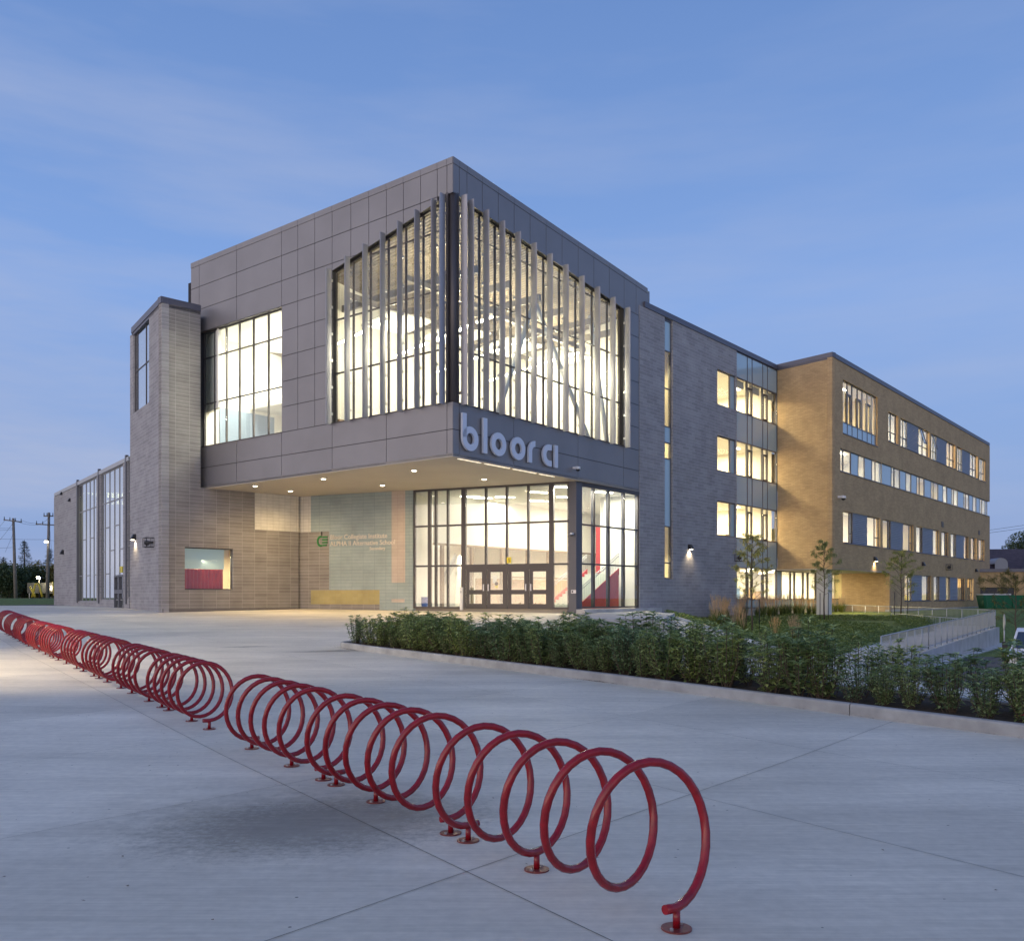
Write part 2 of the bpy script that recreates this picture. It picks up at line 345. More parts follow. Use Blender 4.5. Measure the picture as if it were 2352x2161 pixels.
# ---------------------------------------------------------------- terrain
PLZ = [(-30, 0), (10, 0), (13, .045), (17, .115), (26, .22), (34, .45), (42, .72), (50, .93), (56, 1.05), (62, 1.08), (110, 1.05)]
LOWT = [(0, -1.0), (24, -1.0), (31, -.92), (38, -.62), (46, -.15), (54, .15), (62, .42), (75, .55), (110, .6)]
STRT = [(0, -1.25), (60, -1.3), (70, -.9), (85, .1), (100, .65), (200, .8)]
RA, RB = Vector((15.2, 36.0)), Vector((31.7, 58.7))      # ramp guard rail line
RD = (RB-RA).normalized(); RN = Vector((RD.y, -RD.x))
def H(x, y):
    p = interp(PLZ, y); l = interp(LOWT, y)
    if y > 56:      # beside the building the paving ends at the walls
        pass
    t = sstep(7.6, 12.5, x) if y < 60 else sstep(9, 12.5, x)
    h = p+(l-p)*t
    side = (Vector((x, y))-RA).dot(RN)
    ramp = interp([(30, -.95), (35, -.84), (41.8, -.66), (58.7, -.21), (66, .1)], y); t3 = sstep(-3.4, -2.5, side)*sstep(12, 14, x)*sstep(70, 64, y); h += (ramp-h)*t3
    t2 = sstep(-.5, -.14, side)*sstep(10, 13.5, x)
    return h+(interp(STRT, y)-h)*t2

# ================================================================ ground
def gline(a, b, step):
    n = max(1, int(round(abs(b-a)/step))); return [a+(b-a)*i/n for i in range(n+1)]
XS = [-400, -200, -120, -80, -60]+gline(-45, -16, 1.0)[0:]+gline(-15.5, 6.5, .5)+gline(6.8, 34, .3)+gline(35, 60, 1)+[80, 120, 200, 400]
YS = [-60, -20]+gline(-6, 30, .5)+gline(30.4, 60, .4)+gline(61, 130, 1.5)+[160, 220, 350, 700]
def region(x, y):
    if x < 9.8 or (y < 30 and x < 13):
        if y < -6 or x < -45 and y < 20: return 'street' if y < -6 else 'plaza'
        if y < 73 and (x < 9.8): return 'plaza'
        if x < 9.8 and y >= 73:
            if 112 < y < 122: return 'road'
            if x < -.545*y and y > 73: return 'lawn'
            if y < 112 and x < 0: return 'road'
            return 'lawn'
        return 'plaza'
    side = (Vector((x, y))-RA).dot(RN)
    if side > .8:
        if y < 30: return 'street'
        if y < 46: return 'road'
        if 92 < y < 99: return 'road'
        return 'lawn'
    if y < 31: return 'street'
    if -2.6 < side <= .8 and y < 60: return 'street'
    return 'lawn'
gm = {k: MB() for k in ('plaza', 'lawn', 'street', 'road')}
for i in range(len(XS)-1):
    for j in range(len(YS)-1):
        x0, x1, y0, y1 = XS[i], XS[i+1], YS[j], YS[j+1]
        r = region((x0+x1)/2, (y0+y1)/2)
        gm[r].face([(x0, y0, H(x0, y0)), (x1, y0, H(x1, y0)), (x1, y1, H(x1, y1)), (x0, y1, H(x0, y1))], None, True)

def plazamat(name, base, stain=True):
    m = bpy.data.materials.new(name); m.use_nodes = True; t = m.node_tree; b = t.nodes['Principled BSDF']; b.inputs['Roughness'].default_value = .62; b.inputs['Specular IOR Level'].default_value = .35
    A = t.links.new; g = t.nodes.new('ShaderNodeNewGeometry'); pos = g.outputs['Position']
    def noisen(scale, det, mapscale=None, rot=0, rough=.6):
        src = pos
        if mapscale:
            mp = t.nodes.new('ShaderNodeMapping'); mp.inputs['Scale'].default_value = mapscale; mp.inputs['Rotation'].default_value = (0, 0, rot); A(pos, mp.inputs[0]); src = mp.outputs[0]
        n = t.nodes.new('ShaderNodeTexNoise'); A(src, n.inputs[0]); n.inputs['Scale'].default_value = scale; n.inputs['Detail'].default_value = det; n.inputs['Roughness'].default_value = rough; return n.outputs[0]
    def mr(v, a, bb, c, d):
        q = t.nodes.new('ShaderNodeMapRange'); A(v, q.inputs[0]); q.inputs[1].default_value = a; q.inputs[2].default_value = bb; q.inputs[3].default_value = c; q.inputs[4].default_value = d; return q.outputs[0]
    def mul(a, bb):
        q = t.nodes.new('ShaderNodeMath'); q.operation = 'MULTIPLY'; A(a, q.inputs[0]); A(bb, q.inputs[1]); return q.outputs[0]
    # every poured slab has its own tone
    def dotc(vec, off, step):
        q = t.nodes.new('ShaderNodeVectorMath'); q.operation = 'DOT_PRODUCT'; A(pos, q.inputs[0]); q.inputs[1].default_value = vec
        w = t.nodes.new('ShaderNodeMath'); w.operation = 'SUBTRACT'; A(q.outputs['Value'], w.inputs[0]); w.inputs[1].default_value = off
        w2 = t.nodes.new('ShaderNodeMath'); w2.operation = 'DIVIDE'; A(w.outputs[0], w2.inputs[0]); w2.inputs[1].default_value = step
        w3 = t.nodes.new('ShaderNodeMath'); w3.operation = 'FLOOR'; A(w2.outputs[0], w3.inputs[0]); return w3.outputs[0]
    cx_ = t.nodes.new('ShaderNodeCombineXYZ'); A(dotc((.8211, .5707, 0), 3.10, 2.88), cx_.inputs[0]); A(dotc((-.7666, .6421, 0), 3.99, 3.19), cx_.inputs[1])
    wn = t.nodes.new('ShaderNodeTexWhiteNoise'); A(cx_.outputs[0], wn.inputs[0]); slab = mr(wn.outputs['Value'], 0, 1, .93, 1.05)
    v = mul(slab, mr(noisen(.28, 5), .3, .7, .84, 1.12))                       # big tonal drift
    v = mul(v, mr(noisen(.45, 5, (.35, 2.2, 1), R(15)), .3, .7, .86, 1.10))     # wide drag marks from finishing
    v = mul(v, mr(noisen(2.2, 4, (.5, 4.5, 1), R(50)), .3, .75, .93, 1.05))     # broom texture
    v = mul(v, mr(noisen(11, 6), .35, .75, .92, 1.06)); v = mul(v, mr(noisen(4, 3, (.25, 9, 1), R(50)), .35, .7, .93, 1.06))
    vo = t.nodes.new('ShaderNodeTexVoronoi'); A(pos, vo.inputs[0]); vo.inputs['Scale'].default_value = 4.2
    n = t.nodes.new('ShaderNodeTexNoise'); A(pos, n.inputs[0]); n.inputs['Scale'].default_value = 1.1
    spk = t.nodes.new('ShaderNodeMath'); spk.operation = 'LESS_THAN'; A(vo.outputs['Distance'], spk.inputs[0]); spk.inputs[1].default_value = .045
    spk2 = t.nodes.new('ShaderNodeMath'); spk2.operation = 'GREATER_THAN'; A(n.outputs[0], spk2.inputs[0]); spk2.inputs[1].default_value = .47
    v = mul(v, mr(mul(spk.outputs[0], spk2.outputs[0]), 0, 1, 1, .35))
    if stain:
        # spilled-oil like blotch under the first racks and a damp edge further left
        for (cx, cy, rx, ry, lo, sc) in ((-1.9, 7.5, 2.3, 1.7, .84, 2.2), (-1.7, 7.3, 2.2, 1.5, .76, 6), (-1.5, 7.1, 2.0, 1.3, .66, 17), (-5.6, 8.2, .9, 1.6, .78, .6), (-5.2, 26, 1.6, .4, .5, 3), (-8.2, 27.5, .9, .25, .45, 3)):
            sb = t.nodes.new('ShaderNodeVectorMath'); sb.operation = 'SUBTRACT'; A(pos, sb.inputs[0]); sb.inputs[1].default_value = (cx, cy, 0)
            mp = t.nodes.new('ShaderNodeMapping'); mp.vector_type = 'POINT'; mp.inputs['Rotation'].default_value = (0, 0, R(-20)); A(sb.outputs[0], mp.inputs[0])
            dv = t.nodes.new('ShaderNodeVectorMath'); dv.operation = 'DIVIDE'; A(mp.outputs[0], dv.inputs[0]); dv.inputs[1].default_value = (rx, ry, 50)
            ln = t.nodes.new('ShaderNodeVectorMath'); ln.operation = 'LENGTH'; A(dv.outputs[0], ln.inputs[0])
            nn = noisen(sc, 8, None, 0, .72)
            a = t.nodes.new('ShaderNodeMath'); a.operation = 'MULTIPLY_ADD'; A(nn, a.inputs[0]); a.inputs[1].default_value = 1.5; A(ln.outputs['Value'], a.inputs[2])
            v = mul(v, mr(a.outputs[0], *((1.1, 1.5) if sc > 5 else (.95, 1.75)), lo, 1))
    sc = t.nodes.new('ShaderNodeVectorMath'); sc.operation = 'SCALE'; sc.inputs[0].default_value = base; A(v, sc.inputs['Scale']); A(sc.outputs[0], b.inputs['Base Color'])
    bn = noisen(30, 4, (.6, 4, 1), R(50)); bp = t.nodes.new('ShaderNodeBump'); bp.inputs['Strength'].default_value = .25; bp.inputs['Distance'].default_value = .01; A(bn, bp.inputs['Height']); A(bp.outputs[0], b.inputs['Normal'])
    MATS[name] = m; return m
PLAZA = plazamat('plaza_concrete', (.74, .685, .565)); WALK = plazamat('walk_concrete', (.60, .59, .57), False)
ASPH = mat('asphalt', (.07, .07, .075), .9, noisy=.2, nscale=2); GRASS = mat('mown_grass', (.10, .15, .03), .95, noisy=.35, nscale=5, bump=1, bscale=50)
gm['plaza'].build('plaza', PLAZA, kind='structure'); gm['lawn'].build('lawn', GRASS, kind='structure')
gm['street'].build('sidewalk', WALK, kind='structure'); gm['road'].build('road', ASPH, kind='structure')

# saw-cut joints in the plaza
ua = Vector((math.sin(R(-34.8)), math.cos(R(34.8)))); na = Vector((ua.y, -ua.x))
ub = Vector((math.sin(R(39.95)), math.cos(R(39.95)))); nb = Vector((-ub.y, ub.x))
jm = MB()
def joint(n, c, u, lo, hi, w=.006):
    base = n*c
    # point on the line with coordinate along u measured from the foot of the perpendicular
    ts = gline(lo, hi, .7); prev = None
    for t_ in ts:
        q = base+u*t_
        ok = q.y > -2 and q.y < 46 and q.x < 7.2 and q.x > -38
        if ok:
            cur = [(q.x-n.x*w, q.y-n.y*w, H(q.x, q.y)+.0045), (q.x+n.x*w, q.y+n.y*w, H(q.x, q.y)+.0045)]
            if prev: jm.face([prev[0], prev[1], cur[1], cur[0]])
            prev = cur
        else: prev = None
for k in range(-2, 4): joint(na, 3.10+2.88*k, ua, -10, 60, .0027 if k == 0 else .0022)
for k in range(4, 10): joint(na, 3.10+2.88*k, ua, 22, 60, .004)
for k in range(-1, 14): joint(nb, 3.99+3.19*k, ub, -25, 45, .0026 if k == 0 else .0022)
bmj = jm.build('plaza_joints', mat('joint_dirt', (.075, .075, .06), .95), kind='structure')

# ---------------------------------------------------------------- planting bed with its kerb
def ground_pt(x, y, z=None):
    d = 15.0
    for _ in range(60):
        X = (x-CX)/F*d; zz = H(X, d) if z is None else z; d = (EZ-zz)*F/(y-HY)
    return Vector(((x-CX)/F*d, d))
K0 = ground_pt(768, 1485); K1 = ground_pt(2351, 1695); KD = (K1-K0).normalized(); KN = Vector((-KD.y, KD.x))
if KN.y < 0: KN = -KN
K2 = K1+KD*8.0; BW = 2.35
kerb_mb = MB()
def kerb_run(a, b, nin, seg=1.0, w=.16, h=.17, lev=None):
    L_ = (b-a).length; n = max(1, int(L_/seg)); mbk = MB()
    prof = [(0, -.5), (0, h-.03), (.012, h-.008), (.035, h), (w-.03, h), (w, h-.02), (w, -.5)]
    for i in range(n):
        p, q = a+(b-a)*(i/n), a+(b-a)*((i+1)/n)
        for j in range(len(prof)-1):
            A, B = prof[j], prof[j+1]
            def P(c, pr): s = c+nin*pr[0]; cc_ = lev(c) if lev else c; return (s.x, s.y, H(cc_.x, cc_.y)+(pr[1] if pr[1] > 0 or not lev else -1.3))
            mbk.face([P(p, A), P(q, A), P(q, B), P(p, B)], None, j in (1, 2, 3, 4))
    return mbk
kerb = thing('kerb', (K0.x, K0.y, H(K0.x, K0.y)), 'long low concrete kerb edging the leafy hedge bed', 'kerb')
kerb['_loc'] = 0; del kerb['_loc']
Kj = ground_pt(1944, 1643)
Kj = K0+KD*(Kj-K0).dot(KD)
c0 = .55
a0 = K0+KD*c0
for (p, q) in ((a0, Kj-KD*.006), (Kj+KD*.006, K2)):
    kerb_run(p, q, KN).build('kerb_stone', KERB, kerb)
# rounded end and the short return
arc = [K0+KD*c0+KN*c0+(-KN*c0*math.cos(t)-KD*c0*math.sin(t)) for t in [R(90*i/6) for i in range(7)]]
mbe = MB()
for i in range(6):
    p, q = arc[i], arc[i+1]; m_ = (p+q)/2; nin = (K0+KD*c0+KN*c0-m_).normalized(); sub = kerb_run(p, q, nin, 5)
    for f_, u_, s_ in zip(sub.f, sub.uv, sub.sm): mbe.face([sub.v[k] for k in f_], u_, s_)
sub = kerb_run(K0+KN*c0, K0+KN*BW, KD)
for f_, u_, s_ in zip(sub.f, sub.uv, sub.sm): mbe.face([sub.v[k] for k in f_], u_, s_)
mbe.build('kerb_stone', KERB, kerb)
front = lambda c: K0+KD*(c-K0).dot(KD)
kerb_run(K0+KN*(BW-.16), K2+KN*(BW-.16), KN, lev=front).build('kerb_stone', KERB, kerb); kerb_run(K2+KN*.16, K2+KN*BW, -KD, lev=front).build('kerb_stone', KERB, kerb)
sm_ = MB(); n = 70
for i in range(n):
    for j in range(6):
        def P(a, b):
            c = K0+KD*(.14+(K2-K0).length*a)+KN*(.14+(BW-.28)*b); return (c.x, c.y, H((K0+KD*(K2-K0).length*a).x, (K0+KD*(K2-K0).length*a).y)+.115+.035*noise.noise((c.x*2, c.y*2, 0)))
        sm_.face([P(i/n, j/6), P((i+1)/n, j/6), P((i+1)/n, (j+1)/6), P(i/n, (j+1)/6)], None, True)
sm_.build('planting_bed_soil', SOIL, kind='structure')

# ================================================================ spiral bicycle racks
def make_rack(mid=3, reverse=False, matr=REDR):
    root = thing('bicycle_rack', (0, 0, 0), '', 'bicycle rack', 'red spiral bicycle racks across the plaza')
    Rr, rt, zc, LEN, T = .378, .0262, .495, 2.13, 5; Rx = .335
    pts = []; n = 30*T
    for i in range(-2, n+3):
        th = 2*math.pi*i/30; sA = LEN*min(max(i, 0), n)/n
        if i < 0: pts.append((-Rx*.21*(-i)*.62, -.0, zc-Rr+.002*(-i)))
        elif i > n: pts.append((Rx*.21*(i-n)*.62, LEN, zc-Rr+.002*(i-n)))
        else: pts.append((Rx*math.sin(th), sA, zc-Rr*math.cos(th)))
    c = MB(); c.tube(pts, rt, 12); c.build('coil', matr, root)
    for k in (0, mid, T):
        y = LEN*k/T; b = MB(); b.tube([(0, y, .008), (0, y, zc-Rr-rt*.3)], .021, 10, True); 
        b.build('post', matr, root)
        pl = MB(); pl.tube([(0, y, .001), (0, y, .010)], [.083, .083], 26, True, False); plo = pl.build('base_plate', PLATE, root)
        for sx in (-1, 1):
            bb = MB(); bb.tube([(sx*.056, y+.02*sx, .010), (sx*.056, y+.02*sx, .022)], .011, 6, True, False); bb.build('bolt', STEEL, plo)
    return root
A0 = 8758.7/F   # lateral distance constant of the rack line
def rackpos(d): X = -251-CX; return Vector((4.258+(X/F)*d, d))
protoA = make_rack(3); protoB = make_rack(2)
starts = [(4.853, 'A'), (6.81, 'A'), (8.81, 'B'), (11.97, 'B'), (14.06, 'B'), (16.55, 'A'), (18.75, 'A'), (21.7, 'A'), (23.95, 'B'), (26.6, 'A'), (28.9, 'B'), (31.2, 'A')]
words = ['nearest red spiral bicycle rack, end post closest to the viewer', 'second red spiral bicycle rack from the near end, over the dark stain', 'third red spiral bicycle rack from the near end, its far end at a gap',
 'fourth red spiral rack from the near end, just beyond the wide gap', 'fifth red spiral rack from the near end, beside the pavement stain marks', 'sixth red spiral rack from the near end of the row',
 'seventh red spiral rack from the near end, before the bright ones', 'brightly lit red spiral rack after the far gap', 'second brightly lit red spiral rack towards the far end', 'tenth red spiral rack, dense rings near the left edge',
 'eleventh red spiral rack at the left edge of view', 'farthest red spiral rack at the left end of the row']
used = set()
for (d, k), w in zip(starts, words):
    pr = {'A': protoA, 'B': protoB}[k]; o = pr if k not in used else copytree(pr); used.add(k)
    p = rackpos(d); q = rackpos(d+1.75); o.location = (p.x, p.y, H(p.x, p.y)); o['label'] = w
    o.rotation_euler = (math.atan2(H(q.x, q.y)-H(p.x, p.y), (q-p).length), 0, math.atan2(-(q-p).x, (q-p).y))

# ================================================================ plants
def leaf(mb, base, d, up, ln, wd, fold=.25, droop=.15):
    d = d.normalized(); side = d.cross(up)
    if side.length < 1e-3: side = d.cross(Vector((1, 0, 0)))
    side.normalize(); u = side.cross(d)
    m = base+d*ln*.45-u*ln*droop*.3; tip = base+d*ln-u*ln*droop
    l = m+side*wd*.5+u*wd*fold; r = m-side*wd*.5+u*wd*fold
    b = len(mb.v); mb.v += [tuple(base), tuple(l), tuple(tip), tuple(r), tuple(m)]
    for f_ in ((b, b+1, b+4), (b+1, b+2, b+4), (b+2, b+3, b+4), (b+3, b, b+4)): mb.f.append(f_); mb.uv.append([(0, 0)]*3); mb.sm.append(False)
def shrub_mesh(rng, hgt, rad, stems, dens):
    lf, st = MB(), MB()
    for _ in range(stems):
        a = rng.uniform(0, 6.283); rr = rad*math.sqrt(rng.random()); top = Vector((math.cos(a)*rr, math.sin(a)*rr, hgt*rng.uniform(.62, 1.0)*(1-.18*(rr/rad)**2)))
        b0 = Vector((math.cos(a)*rr*.3, math.sin(a)*rr*.3, 0)); mid = (b0+top)/2+Vector((math.cos(a), math.sin(a), 0))*rad*.12
        pts = [b0, mid, top]; st.tube(pts, [.006, .005, .003], 4, False)
        n = int(dens*top.z/.032)
        for k in range(n):
            t = .10+.90*k/n; p = (b0*(1-t)+mid*t)*(1-t)+(mid*(1-t)+top*t)*t
            az_ = k*2.4+rng.uniform(-.4, .4); e = rng.uniform(-.35, .9)
            leaf(lf, p, Vector((math.cos(az_), math.sin(az_), e)), Vector((0, 0, 1)), rng.uniform(.09, .15), rng.uniform(.034, .052))
        for k in range(9):
            az_ = k*.785+rng.uniform(-.2, .2); leaf(lf, top, Vector((math.cos(az_), math.sin(az_), rng.uniform(.1, 1.3))), Vector((0, 0, 1)), rng.uniform(.09, .16), .042, droop=.45)
    return lf, st
rng = random.Random(3); protos = []
for i in range(7):
    lf, st = shrub_mesh(rng, 1.05, .40, 24 if i < 5 else 17, 1.0 if i < 5 else .8)
    r = thing('shrub', (0, 0, 0), '', 'shrub', 'leafy shrubs of the hedge behind the kerb'); lf.build('foliage', LEAF, r); st.build('stem', BARK, r); protos.append(r)
LB = (K2-K0).length; spots = []
for row, (off, step) in enumerate(((.52, .50), (1.15, .52), (1.8, .55))):
    t = .55+row*.25
    while t < LB-.2:
        spots.append((t+rng.uniform(-.1, .1), off+rng.uniform(-.12, .12), row)); t += step*rng.uniform(.85, 1.15)
usedp = set(); cnt = 0
for t, off, row in spots:
    frac = t/((K1-K0).length+2.5)
    # planting thins out towards the right end
    if frac > .55 and row == 2 and rng.random() < .35: continue
    if frac > .62 and row == 1 and rng.random() < .12: continue
    if frac > .62 and row == 0 and rng.random() < .05: continue
    if frac <= .55 and row == 2 and rng.random() < .3: continue
    k = rng.randrange(5) if frac < .6 else rng.choice([3, 4, 5, 6]); pr = protos[k]
    o = pr if k not in usedp else copytree(pr); usedp.add(k)
    c = K0+KD*t+KN*off; o.location = (c.x, c.y, H((K0+KD*t).x, (K0+KD*t).y)+.115); o.rotation_euler.z = rng.uniform(0, 6.28)
    s = rng.uniform(.66, 1.16)*(1.06 if row else .96); s *= .86 if frac > .74 else 1; w_ = rng.uniform(.85, 1.3); o.scale = (s*w_, s*w_, s)
    o['label'] = 'green shrub with upright stems and narrow pointed leaves in the hedge bed'; cnt += 1
for k in range(7):
    if k not in usedp:
        for ch in list(protos[k].children): bpy.data.objects.remove(ch)
        bpy.data.objects.remove(protos[k])
# one small red-leaved plant at the right end
c = ground_pt(2345, 1672); lf = MB()
for k in range(60):
    a = rng.uniform(0, 6.28); leaf(lf, Vector((rng.gauss(0, .05), rng.gauss(0, .05), rng.uniform(.0, .13))), Vector((math.cos(a), math.sin(a), rng.uniform(0, .6))), Vector((0, 0, 1)), .08, .05)
c = K0+KD*((K1-K0).length+.02)+KN*.32
rp = thing('plant', (c.x, c.y, H(c.x, c.y)+.13), 'small plant with crimson leaves at the right end of the hedge', 'plant'); o_ = lf.build('foliage', REDL, None); o_.parent = rp
# litter of leaves along the kerb foot
lt = MB()
for k in range(420):
    t = abs(rng.gauss(0, 1)); side_ = -abs(rng.gauss(0, .05))-.01; c = K0+KD*rng.choice([rng.uniform(0, LB), rng.gauss(LB*.43, .3), rng.gauss(1.0, .5)])+KN*side_
    a = rng.uniform(0, 6.28); leaf(lt, Vector((c.x, c.y, H(c.x, c.y)+.008)), Vector((math.cos(a), math.sin(a), .05)), Vector((0, 0, 1)), .03, .018, .1, 0)
for k in range(260):
    x_, y_ = rng.uniform(-9, 6.5), rng.uniform(3.2, 22); a = rng.uniform(0, 6.28); leaf(lt, Vector((x_, y_, H(x_, y_)+.006)), Vector((math.cos(a), math.sin(a), .05)), Vector((0, 0, 1)), rng.uniform(.012, .04), rng.uniform(.008, .02), .1, 0)
lt.build('leaf_litter', mat('dry_leaf', (.10, .06, .03), .9), kind='stuff', label='dry brown leaf litter along the foot of the kerb', cat='leaf litter')

def blob_tree(name, loc, trunk_h, crown, n, lsize, lm, label, cat='tree', group=None, tr=.12, rng=rng, twig=True):
    """crown: list of (x,y,z,rx,ry,rz) leaf clumps relative to base"""
    r = thing(name, loc, label, cat, group); st = MB()
    st.tube([(0, 0, -.2), (.02, 0, trunk_h*.5), (0, .03, trunk_h)], [tr, tr*.8, tr*.55], 8)
    lf = MB()
    for (x, y, z, a, b, c) in crown:
        if twig: st.tube([(0, 0, trunk_h*.8), ((x)*.5, y*.5, (trunk_h+z)/2), (x, y, z)], [tr*.35, tr*.22, tr*.08], 5, False)
        m = int(n*a*b*c/sum(q[3]*q[4]*q[5] for q in crown))
        for _ in range(m):
            v = Vector((rng.gauss(0, 1), rng.gauss(0, 1), rng.gauss(0, 1))).normalized()*rng.random()**.45
            p = Vector((x+v.x*a, y+v.y*b, z+v.z*c)); dd = Vector((rng.gauss(0, 1), rng.gauss(0, 1), rng.gauss(-.2, .6)))
            leaf(lf, p, dd, Vector((rng.gauss(0, .4), rng.gauss(0, .4), 1)), lsize*rng.uniform(.7, 1.4), lsize*rng.uniform(.4, .7))
    def b_(mb, nm, m_): o = mb.build(nm, m_, None); o.parent = r
    b_(st, 'trunk', BARK); b_(lf, 'crown', lm); return r
def clumps(rng, n, rx, ry, z0, z1, s0, s1):
    return [(rng.uniform(-1, 1)*rx, rng.uniform(-1, 1)*ry, rng.uniform(z0, z1), rng.uniform(s0, s1), rng.uniform(s0, s1), rng.uniform(s0, s1)*.75) for _ in range(n)]

# ================================================================ the school
FBR = Face(1040.3, 39.7, 2740); FBL = Face(1040.3, 39.7, -1431)          # metal clad box
FS = Face(1323.5, 48.1, 2890)                                           # entrance glazing, stone wing
FD = Face.thru(((1323.5-CX)/F*48.1, 48.1), ((948.4-CX)/F*52.3, 52.3))   # door wall and tiled wall
FT = Face(371, 49.6, 3331); FTL = Face(371, 49.6, -275)                 # stone tower
FG = Face(302.4, 55.6, -350)                                            # gym wing
FK = Face(1911.4, 64.7, 2880)                                           # brick wing, long face
jp = FS.p(FS.s(1785.5), 0, 0); FKL = Face.thru((jp.x, jp.y), (FK.P0.x, FK.P0.y))
FKL = Face.thru((FK.P0.x, FK.P0.y), (jp.x, jp.y))
SCH = thing('school_building', (FBR.P0.x, FBR.P0.y, 1.0), 'modern school with metal clad box over the entrance, stone and tan brick wings', 'school')
def part(mb, name, m, parent=None, **kw): return mb.build(name, m, parent or SCH, **kw)
def child(mb, name, m, parent, **kw):
    o = mb.build(name, m, SCH, **kw); o.parent = parent; return o
def span(f, a, b, o=0):
    s0, s1 = f.s(a, o), f.s(b, o); return (min(s0, s1), max(s0, s1))

def glazed(f, xs, zs, o=-.12, bar=.055, dep=.10, pr=0.0, name='window', gm_=GLASS, fm=FRAME, thick={}, skip=(), panels={}, pm=SPAN, ztop=None, pname='spandrel_panel'):
    """mullioned glazing: xs are image columns of the mullions on the wall plane, zs heights of the transoms.
    skip: (col,rowline) transom pieces left out; panels: set of (col,row) filled with solid panel; ztop(s): sloping head"""
    S = [f.s(x, o if 0 < i_ < len(xs)-1 else 0) for i_, x in enumerate(xs)]
    if S[0] > S[-1]: S = S[::-1]; rev = True
    else: rev = False
    nx = len(S); n = nx-1
    col = lambda i: (n-1-i) if rev else i
    fr, gl, spl = MB(), MB(), []
    zt = (lambda s: ztop(s)) if ztop else (lambda s: zs[-1])
    for i, s in enumerate(S):
        w = thick.get(nx-1-i if rev else i, bar)/2
        fr.poly(f, [(s-w, zs[0]), (s+w, zs[0]), (s+w, zt(s+w)), (s-w, zt(s-w))], o-dep, o+pr)
    for i in range(n):
        w0 = thick.get(nx-1-i if rev else i, bar)/2; w1 = thick.get(nx-2-i if rev else i+1, bar)/2
        a, b = S[i]+w0, S[i+1]-w1; c = col(i)
        for j, z in enumerate(zs):
            if (c, j) in skip: continue
            if j == len(zs)-1 and ztop: continue
            if z > min(zt(a), zt(b)) and ztop: continue
            za, zb = (z, z+bar) if j == 0 else ((z-bar, z) if j == len(zs)-1 else (z-bar/2, z+bar/2))
            fr.box(f, a, b, za, zb, o-dep+.01, o+pr-.004)
        if ztop: fr.poly(f, [(a, zt(a)-bar), (b, zt(b)-bar), (b, zt(b)), (a, zt(a))], o-dep+.01, o+pr-.004)
        zz = list(zs) if not ztop else [q for q in zs[:-1] if q < min(zt(a), zt(b))]
        if ztop:
            gl.poly(f, [(a, zs[0]+bar), (b, zs[0]+bar), (b, zt(b)-bar), (a, zt(a)-bar)], o-.05, o-.035); continue
        rows = [z for j, z in enumerate(zz) if (c, j) not in skip]
        for j in range(len(zz)-1):
            if (c, j) in panels: q_ = MB(); q_.box(f, a, b, zz[j]+bar/2, zz[j+1]-bar/2, o-.06, o-.025); spl.append(q_)
        run = None
        pj = [j for j in range(len(zz)-1) if (c, j) not in panels]
        k = 0
        while k < len(pj):
            e = k
            while e+1 < len(pj) and pj[e+1] == pj[e]+1 and (c, pj[e]+1) in skip: e += 1
            gl.box(f, a, b, zz[pj[k]]+.02, zz[pj[e]+1]-.02, o-.05, o-.035); k = e+1
    w = part(fr, name, fm)
    if gl.f and len(panels) >= 1 and nx > 3:
        for q in range(0, len(gl.f), 6):
            g1 = MB()
            for f_, u_ in zip(gl.f[q:q+6], gl.uv[q:q+6]): g1.face([gl.v[k] for k in f_], u_)
            child(g1, 'pane', gm_, w)
    elif gl.f: child(gl, 'pane', gm_, w)
    for q_ in spl: child(q_, pname, pm, w)
    return w

# ---------------------------------------------------------------- metal clad box
ZB, ZSILL = 8.03, 10.45
ROWS = [8.03, 9.23, 10.45, 11.78, 13.11, 14.44, 15.77, 17.10, 18.43, 19.76]
sR1 = FBR.s(1487); sL1 = FBL.s(438.5); sLw = FBL.s(457.5)
def sp_(f, x): return abs(f.s(x))
roofR = lambda s: 21.31+(20.32-21.31)*(abs(s)/abs(sR1))
roofL = lambda s: 21.30
hR0, hR1 = FBR.s(1081), FBR.s(1431)
headR = lambda s: 19.60+(18.39-19.60)*(s-hR0)/(hR1-hR0)
hL0, hL1 = FBL.s(1015), FBL.s(765)
headL = lambda s: 19.60+(18.07-19.60)*(s-hL0)/(hL1-hL0)
gR0, gR1 = FBR.s(1055), FBR.s(1433.5)          # glazed opening, right face
gL0, gL1 = FBL.s(1026.6), FBL.s(762.8)         # left face
w10, w11 = FBL.s(646.8), FBL.s(459.5)          # smaller window, left face
def cladding(f, joints, roof, coping, openings, lowj, extra):
    """openings: list (sa,sb,zbot,head func)."""
    mb, bk = MB(), MB(); G = .016
    sg = 1 if joints[-1] > joints[0] else -1
    full = joints[-1]
    def emit(sa, sb, za, zb):
        pts = [(sa+G*sg, za+G), (sb-G*sg, za+G), (sb-G*sg, zb-G), (sa+G*sg, zb-G)]
        c0, c1 = roof(sa)-coping, roof(sb)-coping
        pts = clip(pts, lambda s, z: (c0+(c1-c0)*(s-sa)/(sb-sa))-z)
        res = [pts]
        for (oa, ob, zb_, hd) in openings:
            lo, hi = min(oa, ob), max(oa, ob); cs = (sa+sb)/2
            if not lo < cs < hi: continue
            nr = []
            for q in res:
                h0, h1 = hd(sa)+G, hd(sb)+G
                nr.append(clip(q, lambda s, z: z-(h0+(h1-h0)*(s-sa)/(sb-sa)))); nr.append(clip(q, lambda s, z: (zb_-G)-z))
            res = nr
        for q in res:
            if len(q) > 2: mb.poly(f, q, -.03, 0)
    return mb, emit
